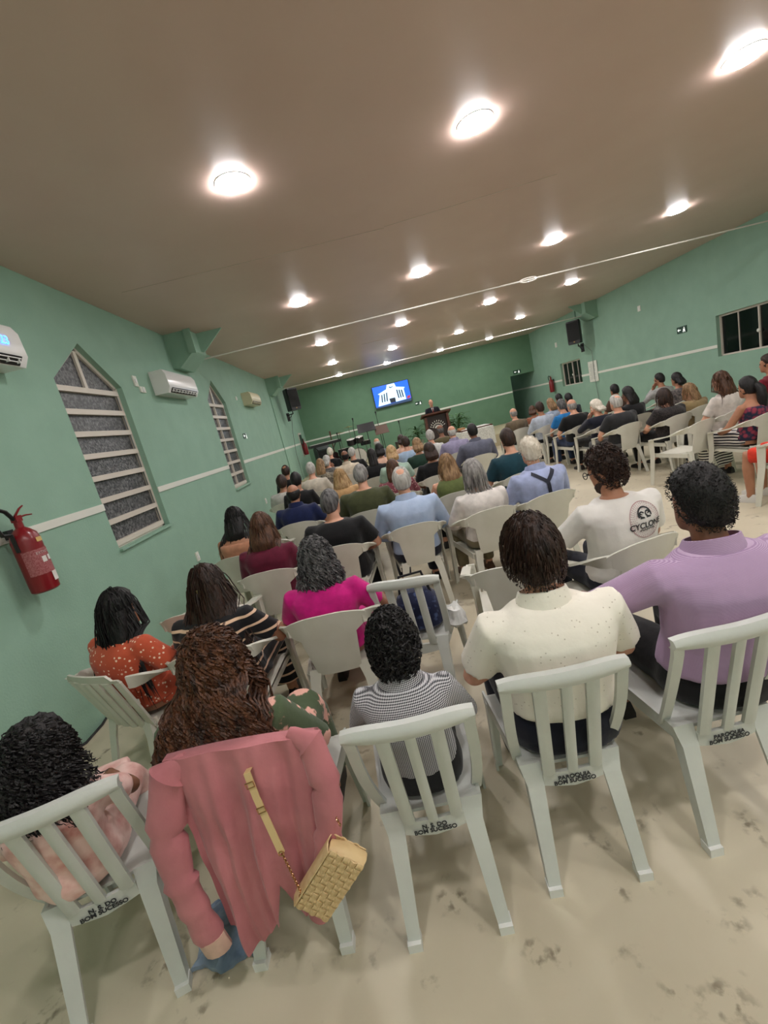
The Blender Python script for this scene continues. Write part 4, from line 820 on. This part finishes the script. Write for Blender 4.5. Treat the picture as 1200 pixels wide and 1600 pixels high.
# dark blue bag on the empty slatted chair
t = thing('shoulder_bag', 'dark blue patterned bag on the empty slatted chair', 'bag', (.05, 2.50, .435), -.25)
m = MB(); m.ell([((0, 0, z), rx, ry) for z, rx, ry in ((0, .12, .09), (.03, .15, .12), (.12, .15, .12), (.2, .12, .09), (.24, .07, .05))], 18, .8); obj('pouch', m, cl('bag_navy', (24, 30, 58), (70, 84, 120), 30, lo=.55, hi=.7), t)
m = MB(); m.tube([(-.1, 0, .2), (-.08, 0, .33), (.06, .02, .34), (.1, 0, .2)], .009, 6); obj('strap', m, dk, t)
m = MB(); m.ell([((0, 0, z), rx, ry) for z, rx, ry in ((0, .05, .07), (.02, .06, .09), (.05, .055, .085), (.085, .04, .06), (.10, .015, .02))], 16); m.v = [tuple(V(q)*(1+.45*noise.noise(V(q)*28))) for q in m.v]; o = tag(obj('folded_cloth', m, cl('cloth_white', (230, 230, 226))), 'white folded cloth beside the dark blue bag', 'cloth'); o.location = (.262, 2.42, .44)
# white tote on wall chair
t = thing('tote_bag', 'white leather tote bag with brown handles on the wall side chair', 'bag', (-1.38, 2.98, .43), .1)
m = MB(); m.loft([[V((x*rx, y*ry, z+.012*noise.noise(V((x*3, y*3, z*9))))) for x, y in ((-1, -.6), (-.6, -1), (.6, -1), (1, -.6), (1, .6), (.6, 1), (-.6, 1), (-1, .6))] for z, rx, ry in ((0, .16, .09), (.05, .185, .11), (.16, .18, .085), (.27, .17, .05), (.28, .15, .03), (.2, .14, .03))]); obj('body', m, mat('leather_white', (214, 206, 194), .45, (190, 180, 166), 12, bump=.5, bscale=10), t)
for s in (-1, 1):
    m = MB(); m.tube([(-.1, s*.04, .24), (-.08, s*.06, .36), (0, s*.07, .41), (.08, s*.06, .36), (.1, s*.04, .24)], .009, 6); obj('handle', m, mat('leather_brown', (96, 62, 40), .5), t)
# pink jacket over chair B
jm = cl('dusty_pink', (192, 122, 126), (180, 110, 116), 6)
t = thing('jacket', 'dusty pink jacket draped over the slatted chair back', 'jacket', (-.60, 1.49, 0), -.03)
HEM = ((0, .22), (.08, .15), (.3, .14), (.5, .22), (.62, .38), (.67, .22), (.8, .21), (1, .27))
def jk(u, v):      # v 0 front side of the rail, .1 over the rail, 1 hem
    x = lerp(-1, 1, u); zt = .885-.012*x*x-.01*x
    for (a0, h0), (a1, h1) in zip(HEM, HEM[1:]):
        if a0 <= u <= a1: hem = lerp(h0, h1, (u-a0)/(a1-a0))
    f = max(0, (v-.1)/.9); l, r = lerp(-.235, -.215, f), lerp(.235, .11, f**1.3)
    fold = (.020*sin(u*17+.6+f)+.011*sin(u*33+1.1-f*2)+.006*sin(u*58))*f**.5+.004*noise.noise(V((u*6, v*6, 3)))*3
    X = lerp(l, r, u)+.015*sin(f*4+u*5)*f
    if v < .1: q = v/.1; return V((X, -.26-.085*q, zt-.06*(1-q)**1.5+.012*sin(pi*q)))
    return V((X, -.345-.008*f+fold-.02*sin(pi*f)-.012*(1-x*x), lerp(zt, hem, f)))
m = MB(); m.grid(jk, 60, 30, (0, .008, 0)); obj('body', m, jm, t)
def sleeve(P, Rr):
    m = MB(); n = 22; pts = []; rr = []
    for i in range(n+1):
        s = i/n*(len(P)-1); k = min(int(s), len(P)-2); q = s-k; q = q*q*(3-2*q)*.5+q*.5
        pts.append(V(P[k]).lerp(V(P[k+1]), q)); rr.append(lerp(Rr[k], Rr[k+1], q)*(1+.10*sin(i*1.9)+.06*sin(i*3.3)))
    m.tube(pts, rr, 16, flat=.6, ref=(0, 1, 0)); return obj('sleeve', m, jm, t)
sleeve(((-.16, -.33, .875), (-.235, -.345, .83), (-.285, -.37, .66), (-.29, -.385, .50), (-.28, -.39, .38), (-.265, -.39, .25)), (.02, .055, .056, .05, .047, .047))
sleeve(((.16, -.33, .88), (.225, -.35, .84), (.245, -.385, .72), (.215, -.40, .57), (.15, -.405, .40), (.095, -.40, .26)), (.02, .05, .048, .044, .038, .034))
m = MB(); m.tube([(-.266, -.39, .26), (-.258, -.388, .20)], [.047, .048], 14, flat=.6, ref=(0, 1, 0)); obj('cuff', m, cl('lining', (214, 176, 158)), t)
# straw bag hanging from the same chair
straw = mat('straw', (224, 196, 150), .6, (206, 174, 126), 40); gold = mat('gold', (196, 150, 110), .25, metal=1); lea = mat('strap_leather', (214, 184, 134), .5)
bc = at_y(517, 1372, 1.04)
t = thing('straw_handbag', 'woven straw handbag hanging by a chain from the chair back', 'bag', bc, 0)
t.rotation_euler = (0, radians(-50), radians(-8))
L_, Hh, D_ = .262, .112, .045
m = MB(); m.loft([[V((x*sc, y, z*sc)) for x, z in ((-L_/2, -Hh/2), (L_/2, -Hh/2), (L_/2+.004, Hh*.1), (L_/2-.015, Hh/2), (-L_/2+.015, Hh/2), (-L_/2-.004, Hh*.1))] for y, sc in ((-D_/2, .94), (-D_/2+.012, 1), (D_/2-.012, 1), (D_/2, .94))]); obj('body', m, lea, t)
pm = MB()
for k in (-1, 0, 1): pm.grid(lambda u, v: (lerp(-.0105, .0105, u), -.004*sin(pi*u)-.001, k*.0068+lerp(-.0032, .0032, v)-.0), 4, 1, (0, .004, 0))
pm = pm.mesh('woven_strip', straw); nx, nz_ = 12, 5
for sy in (-1, 1):
    for i in range(nx):
        for j in range(nz_):
            o = link('woven_strip', pm, t); o.location = ((i-(nx-1)/2)*.0212, sy*(D_/2+.002), (j-(nz_-1)/2)*.0212); o.rotation_euler = (0, 0 if (i+j) % 2 else pi/2, 0 if sy < 0 else pi)
m = MB(); m.grid(lambda u, v: (lerp(-.122, .122, u), lerp(-.03, .03, v), Hh/2+.004+.008*sin(pi*v)), 8, 4, (0, 0, -.004)); obj('flap', m, straw, t)
Ti = (Matrix.Translation(bc) @ t.rotation_euler.to_matrix().to_4x4()).inverted()
top = at_y(383, 1208, 1.09); mid = at_y(440, 1332, 1.045); end = at_y(472, 1398, 1.03)
m = MB(); d = (mid-top).normalized(); sd = d.cross(V((0, 1, 0))).normalized()*.0105
pth = [top+V((0, .06, -.02)), top+V((.005, 0, .0)), top.lerp(mid, .3), top.lerp(mid, .65), mid]
m.loft([[Ti @ (p+sd*a+V((0, b, 0))) for a, b in ((-1, -.002), (1, -.002), (1, .002), (-1, .002))] for p in pth]); st_ = obj('strap', m, lea, t, False)
for f in (.14, .45):
    c = top.lerp(mid, f); m = MB(); m.tube([Ti @ (c+sd*1.15*a+d*.008*b+V((0, -.004, 0))) for a, b in ((-1, -1), (1, -1), (1, 1), (-1, 1), (-1, -1))], .002, 5); obj('buckle', m, gold, t)
def chain(a, b, n, sag):
    m = MB()
    for i in range(n):
        f = (i+.5)/n; c = a.lerp(b, f)-V((0, 0, sag*sin(pi*f))); dd = (b-a).normalized(); s1 = dd.cross(V((0, 1, 0))).normalized() if i % 2 else V((0, 1, 0)); l = (b-a).length/n*.62
        m.tube([Ti @ (c+dd*l*cos(q*pi/4)+s1*.0035*sin(q*pi/4)) for q in range(9)], .0014, 4, cap=False)
    o = obj('chain', m, gold, t); return o
chain(mid, end, 22, 0); chain(at_y(505, 1240, 1.12), at_y(532, 1290, 1.04), 16, .004)
for p in (mid, end): m = MB(); m.tube([Ti @ (p+V((.008*cos(q*pi/5), -.004, .008*sin(q*pi/5)))) for q in range(11)], .0018, 5); obj('ring', m, gold, t)
# denim heap on the floor
fp = at_z(345, 1500, .03)
m = MB(); m.grid(lambda u, v: V((lerp(-.12, .12, u)+.02*sin(v*7), lerp(-.09, .12, v)+.015*sin(u*9), .02+.05*sin(pi*u)*sin(pi*v)+.035*abs(noise.noise(V((u*6, v*6, 1)))))), 18, 16, (0, 0, -.018)); o = tag(obj('denim_garment', m, cl('washed_denim', (140, 156, 172), (92, 108, 130), 9)), 'crumpled washed denim garment on the floor under the pink jacket', 'garment'); o.location = (fp.x, fp.y+.08, 0)
# black cable on the floor by the wall
a, b = at_z(135, 1160, .01), at_z(175, 1108, .01)
m = MB(); m.tube([a+V((-.2, -.25, 0)), a, a.lerp(b, .5)+V((.02, 0, 0)), b, b+V((.05, .5, 0))], .009, 6); tag(obj('floor_cable', m, hose), 'black cable lying on the floor along the left wall', 'cable')

# ------------------------------------------------------------- stage furniture
wood = mat('pulpit_wood', (72, 38, 28), .4, (96, 54, 38), 6, stretch=(1, 1, 5)); zs = .38
pc_ = at_y(682, 655, 15.3)
t = thing('pulpit', 'dark wooden pulpit with a white leaf emblem on the stage', 'pulpit', (pc_.x, 15.35, zs), 0)
m = MB(); m.prism([(-.52, -.24, 1.09), (.52, -.24, 1.09), (.52, .24, .98), (-.52, .24, .98)], (0, 0, .05)); obj('top', m, wood, t, False)
for s in (-1, 1):
    m = MB(); m.prism([(s*.36, -.16, 0), (s*.44, -.16, 0), (s*.42, -.16, 1.02), (s*.34, -.16, 1.02)], (0, .3, 0)); obj('side_panel', m, wood, t, False)
m = MB(); m.box((0, .0, .53), (.72, .04, 1.0)); obj('front_panel', m, mat('pulpit_dark', (40, 26, 22), .5), t, False)
m = MB(); m.box((0, 0, .03), (.96, .46, .06)); obj('base', m, wood, t, False)
m = MB()
for a in range(-4, 5):
    for r in range(3):
        c = V((sin(a*.3)*(.09+.085*r), -.03, .62+cos(a*.3)*(.09+.085*r)-.05)); d = V((sin(a*.3), 0, cos(a*.3))); n_ = V((d.z, 0, -d.x)); m.prism([c-d*.035, c+n_*.017, c+d*.035, c-n_*.017], (0, .008, 0))
obj('leaf_emblem', m, white_paint, t, False)
p0 = at_y(741, 665, 13.5)
t = thing('cloth_table', 'communion table under a white lace cloth', 'table', (p0.x, 13.6, 0), .06)
lace = cl('lace', (226, 226, 220), (196, 196, 188), 40, 'voronoi')
for sx in (-1, 1):
    for sy in (-1, 1): m = MB(); m.box((sx*.45, sy*.25, .38), (.05, .05, .76)); obj('leg', m, wood, t, False)
m = MB(); m.box((0, 0, .78), (1.0, .6, .04)); obj('tabletop', m, wood, t, False)
def cloth(u, v):
    a = 2*pi*u; cx, cy = cos(a), sin(a); s = max(abs(cx)/.52, abs(cy)/.32); x, y = cx/s, cy/s
    if v < .3: return V((x*v/.3, y*v/.3, .808))
    q = (v-.3)/.7; k = 1+.03*q+.035*q*sin(a*13); return V((x*k, y*k, .808-.60*q-.02*q*abs(sin(a*6))))
m = MB(); m.grid(cloth, 72, 8, (0, 0, -.006)); obj('lace_cloth', m, lace, t)
m = MB(); m.box((-.4, 0, .84), (.2, .26, .06)); tag(obj('wooden_box', m, mat('box_wood', (176, 128, 88), .5)), 'small wooden box on the lace covered table', 'box').location = (p0.x, 13.6, 0)
# TV
tv = thing('television', 'wall television showing a white church front on a blue sky', 'television', (1.28, YB-.06, 2.55))
m = MB(); m.box((0, 0, 0), (1.48, .07, .86)); obj('case', m, blk, tv, False)
m = MB(); m.box((0, .05, 0), (.3, .03, .3)); obj('wall_mount', m, blk, tv, False)
def scr(name, poly, c, d, e=.32):
    m = MB(); m.prism([(x, -.036-d*.001, z) for x, z in poly], (0, -.0005, 0)); return obj(name, m, mat('screen_%s_%d' % (name, d), c, .3, emit=e), tv, False)
scr('screen', [(-.72, -.41), (.72, -.41), (.72, .41), (-.72, .41)], (20, 84, 220), 0)
scr('screen_ground', [(-.72, -.41), (.72, -.41), (.72, -.3), (-.72, -.36)], (40, 62, 90), 1, .2)
scr('screen_church', [(-.62, -.34), (.52, -.30), (.50, .10), (.56, .16), (.22, .25), (.18, .40), (-.12, .40), (-.18, .24), (-.55, .12), (-.48, .08)], (176, 214, 240), 2)
for k in range(3):
    scr('screen_window', [(-.46+.1*k, -.22), (-.41+.1*k, -.22), (-.37+.1*k, .08+.02*k), (-.42+.1*k, .06+.02*k)], (20, 34, 70), 3, .12)
    scr('screen_window', [(.22+.09*k, -.2), (.27+.09*k, -.2), (.25+.09*k, .13-.02*k), (.20+.09*k, .13-.02*k)], (20, 34, 70), 3, .12)
scr('screen_door', [(-.12, -.32), (.1, -.32), (.1, -.14), (-.14, -.14)], (24, 34, 48), 3, .1)
scr('screen_emblem', [(-.06, .28), (.0, .24), (.1, .28), (.1, .31), (.02, .28), (-.04, .32)], (50, 80, 110), 3, .12)
scr('screen_car', [(.56, -.3), (.7, -.28), (.7, -.18), (.58, -.2)], (150, 40, 60), 4, .25)
# plants
leafm = mat('plant_leaf', (46, 84, 44), .5, (64, 104, 56), 6); potm = mat('pot', (190, 190, 176), .6)
lf = MB(); lf.grid(lambda u, v: (lerp(-1, 1, u)*.028*sin(pi*min(1, v+.05))**.7, .34*v, .13*sin(v*1.9)-.11*v*v-.01*abs(lerp(-1, 1, u))), 2, 7, (0, 0, .002)); lf = lf.mesh('leaf', leafm)
def plant(x, y, z, s, n, label, seed):
    t = thing('potted_plant', label, 'plant', (x, y, z)); rnd = random.Random(seed)
    m = MB(); m.ell([((0, 0, a), r, r) for a, r in ((0, .12), (.25, .17), (.28, .175), (.28, .15), (.24, .14))], 18); obj('pot', m, potm, t)
    for i in range(n):
        a = rnd.uniform(0, 6.3); tl = rnd.uniform(.1, 1.1); hgt = .28+rnd.uniform(.05, .5)*s; st = V((cos(a)*.14*tl*s, sin(a)*.14*tl*s, hgt))
        m = MB(); m.tube([(0, 0, .24), st*.5+V((0, 0, .14)), st], .006, 5); obj('stem', m, leafm, t)
        for q in range(2):
            o = link('leaf', lf, t); o.location = st; o.rotation_euler = (rnd.uniform(-.6, .5), rnd.uniform(-.3, .3), a-pi/2+rnd.uniform(-.9, .9)); o.scale = (s*1.2,)*3
p = at_y(650, 668, 15.9); plant(p.x, 15.9, zs, .95, 20, 'leafy potted plant left of the pulpit', 1)
p = at_y(714, 655, 16); plant(p.x, 16, zs, 1.05, 26, 'leafy potted plant right of the pulpit', 2)
# band gear
bm_ = mat('stand_black', (20, 20, 22), .4); chrome = mat('chrome', (190, 190, 190), .2, metal=1)
def tripod(t, hgt, r=.22):
    m = MB(); m.tube([(0, 0, .12), (0, 0, hgt)], .011, 6); obj('pole', m, bm_, t)
    for k in range(3): m = MB(); a = 2*pi*k/3+.4; m.tube([(0, 0, .22), (cos(a)*r, sin(a)*r, .005)], .009, 5); obj('leg', m, bm_, t)
def mic(px, py, Y, label, boom=.0, z0=0):
    p = at_y(px, py, Y); t = thing('microphone_stand', label, 'microphone', (p.x, Y, z0), 0, 'microphone stands'); hz = p.z-z0; tripod(t, hz-.25)
    m = MB(); m.tube([(0, 0, hz-.27), (boom*.6, -.03, hz-.12), (boom, -.05, hz-.04)], .008, 6); obj('boom', m, bm_, t)
    m = MB(); m.ell([((boom, -.05, hz-.06), .012, .012), ((boom, -.055, hz), .016, .016), ((boom, -.055, hz+.035), .028, .028), ((boom, -.055, hz+.07), .018, .018)], 10); obj('microphone', m, bm_, t)
mic(587, 646, 14.6, 'microphone stand left of the television edge', 0, zs); mic(549, 657, 14.6, 'microphone stand over the drums', .05, zs); mic(623, 660, 15, 'short microphone stand beside the left plant', 0, zs); mic(527, 679, 14.25, 'microphone stand left of the drums', 0, zs)
def mstand(px, py, Y, label, mtl, w=.5):
    p = at_y(px, py, Y); p.z -= zs; t = thing('music_stand', label, 'music stand', (p.x, Y, zs), .1); tripod(t, p.z-.08)
    m = MB(); m.prism([(-w/2, -.05, p.z-.13), (w/2, -.05, p.z-.13), (w/2-.02, .1, p.z+.14), (-w/2+.02, .1, p.z+.14)], (0, -.014, .004)); m.box((0, -.09, p.z-.13), (w, .07, .015)); obj('desk', m, mtl, t, False)
mstand(572, 668, 14.4, 'black music stand in front of the drums', bm_, .6); mstand(596, 671, 14.4, 'brown wooden music stand right of the drums', mat('stand_wood', (96, 70, 54), .5), .46)
dp = at_y(556, 690, 15.1)
t = thing('drum_kit', 'drum kit with cymbals at the left of the stage', 'drum kit', (dp.x, 15.2, zs))
skin_m = mat('drum_head', (216, 212, 204), .5); shell = mat('drum_shell', (30, 28, 32), .25); brass = mat('cymbal', (176, 150, 92), .3, metal=1)
def drum(name, c, r, hgt, rx=0):
    R_ = Matrix.Translation(c) @ Matrix.Rotation(rx, 4, 'X'); m = MB(); m.ell([((0, 0, 0), r, r), ((0, 0, hgt), r, r)], 24); m.v = [tuple(R_ @ V(p)) for p in m.v]; o = obj(name, m, shell, t)
    h_ = MB(); h_.ell([((0, 0, hgt), r*.97, r*.97), ((0, 0, hgt+.006), r*.96, r*.96)], 24); h_.v = [tuple(R_ @ V(p)) for p in h_.v]; obj('drum_head', h_, skin_m, o)
    k_ = MB(); k_.tube([(r*1.01*cos(q*pi/12), r*1.01*sin(q*pi/12), hgt) for q in range(25)], .008, 5); k_.v = [tuple(R_ @ V(p)) for p in k_.v]; obj('hoop', k_, chrome, o)
drum('bass_drum', (0, .1, .29), .28, .4, pi/2); drum('snare_drum', (.32, -.05, .62), .18, .14); drum('tom_drum', (-.16, -.05, .72), .15, .2, .2); drum('tom_drum', (.14, -.05, .74), .15, .2, .2); drum('floor_tom', (-.48, -.05, .28), .2, .38)
for x, y, z in ((-.5, .1, 1.22), (.45, .15, 1.18), (-.15, .3, 1.35)):
    m = MB(); m.ell([((x, y, z-.02), .2, .2), ((x, y, z), .06, .06), ((x, y, z+.015), .02, .02)], 24); obj('cymbal', m, brass, t); m = MB(); m.tube([(x, y, z), (x, y, .1)], .01, 6); obj('cymbal_stand', m, chrome, t)
for x in (.32,):
    m = MB(); m.tube([(x, -.05, .62), (x, -.05, .05)], .012, 6); obj('snare_stand', m, chrome, t)
p = at_y(537, 680, 13.3)
t = thing('keyboard', 'keyboard on a black crossed stand beside the left wall', 'keyboard', (-1.5, 14.7, zs), .45)
m = MB(); m.box((0, 0, .98), (1.1, .32, .09)); obj('case', m, bm_, t, False)
km = MB(); km.box((0, 0, 0), (.024, .14, .02)); km = km.mesh('key', white_paint, False)
for i in range(36): o = link('key', km, t); o.location = (-.48+.0275*i, .06, 1.03)
for s in (-1, 1): m = MB(); m.tube([(-.35*s, -.1*s, .02), (.35*s, -.1*s, .94)], .016, 6); obj('stand_leg', m, bm_, t)
t = thing('stage_monitor', 'black floor monitor speaker in the far left corner', 'loudspeaker', (-1.75, 15.6, zs), .4)
m = MB(); m.prism([(-.25, -.2, 0), (-.25, .2, 0), (-.25, .2, .85), (-.25, 0, .95), (-.25, -.2, .8)], (.5, 0, 0)); obj('cabinet', m, mat('amp_grey', (46, 56, 54), .6), t, False)
m = MB(); m.box((0, -.205, .42), (.42, .012, .66)); obj('grille', m, mat('grille', (12, 12, 13), .7, bump=.6, bscale=400), t, False)
t = thing('guitar', 'electric guitar leaning in the far left corner', 'guitar', (-1.35, 15.9, zs), .2)
m = MB(); m.ell([((0, .02*z, z), r, .03) for z, r in ((.12, .1), (.2, .17), (.34, .16), (.42, .11), (.52, .13), (.58, .07))], 18); obj('body', m, mat('guitar_body', (40, 20, 18), .25), t)
m = MB(); m.tube([(0, .02, .55), (.02, .1, 1.2)], .022, 6); m.box((.022, .105, 1.27), (.06, .02, .16)); obj('neck', m, mat('guitar_neck', (88, 58, 36), .5), t)
p = at_y(612, 690, 14.5)
t = thing('box_drum', 'wooden box drum on the floor beside the music stand', 'drum', (p.x+.3, 14.35, zs), .2)
m = MB(); m.box((0, 0, .25), (.34, .32, .5)); obj('body', m, mat('box_side', (60, 44, 36), .5), t, False); m = MB(); m.box((0, -.165, .25), (.32, .01, .47)); obj('front_plate', m, mat('box_front', (176, 160, 124), .5), t, False)
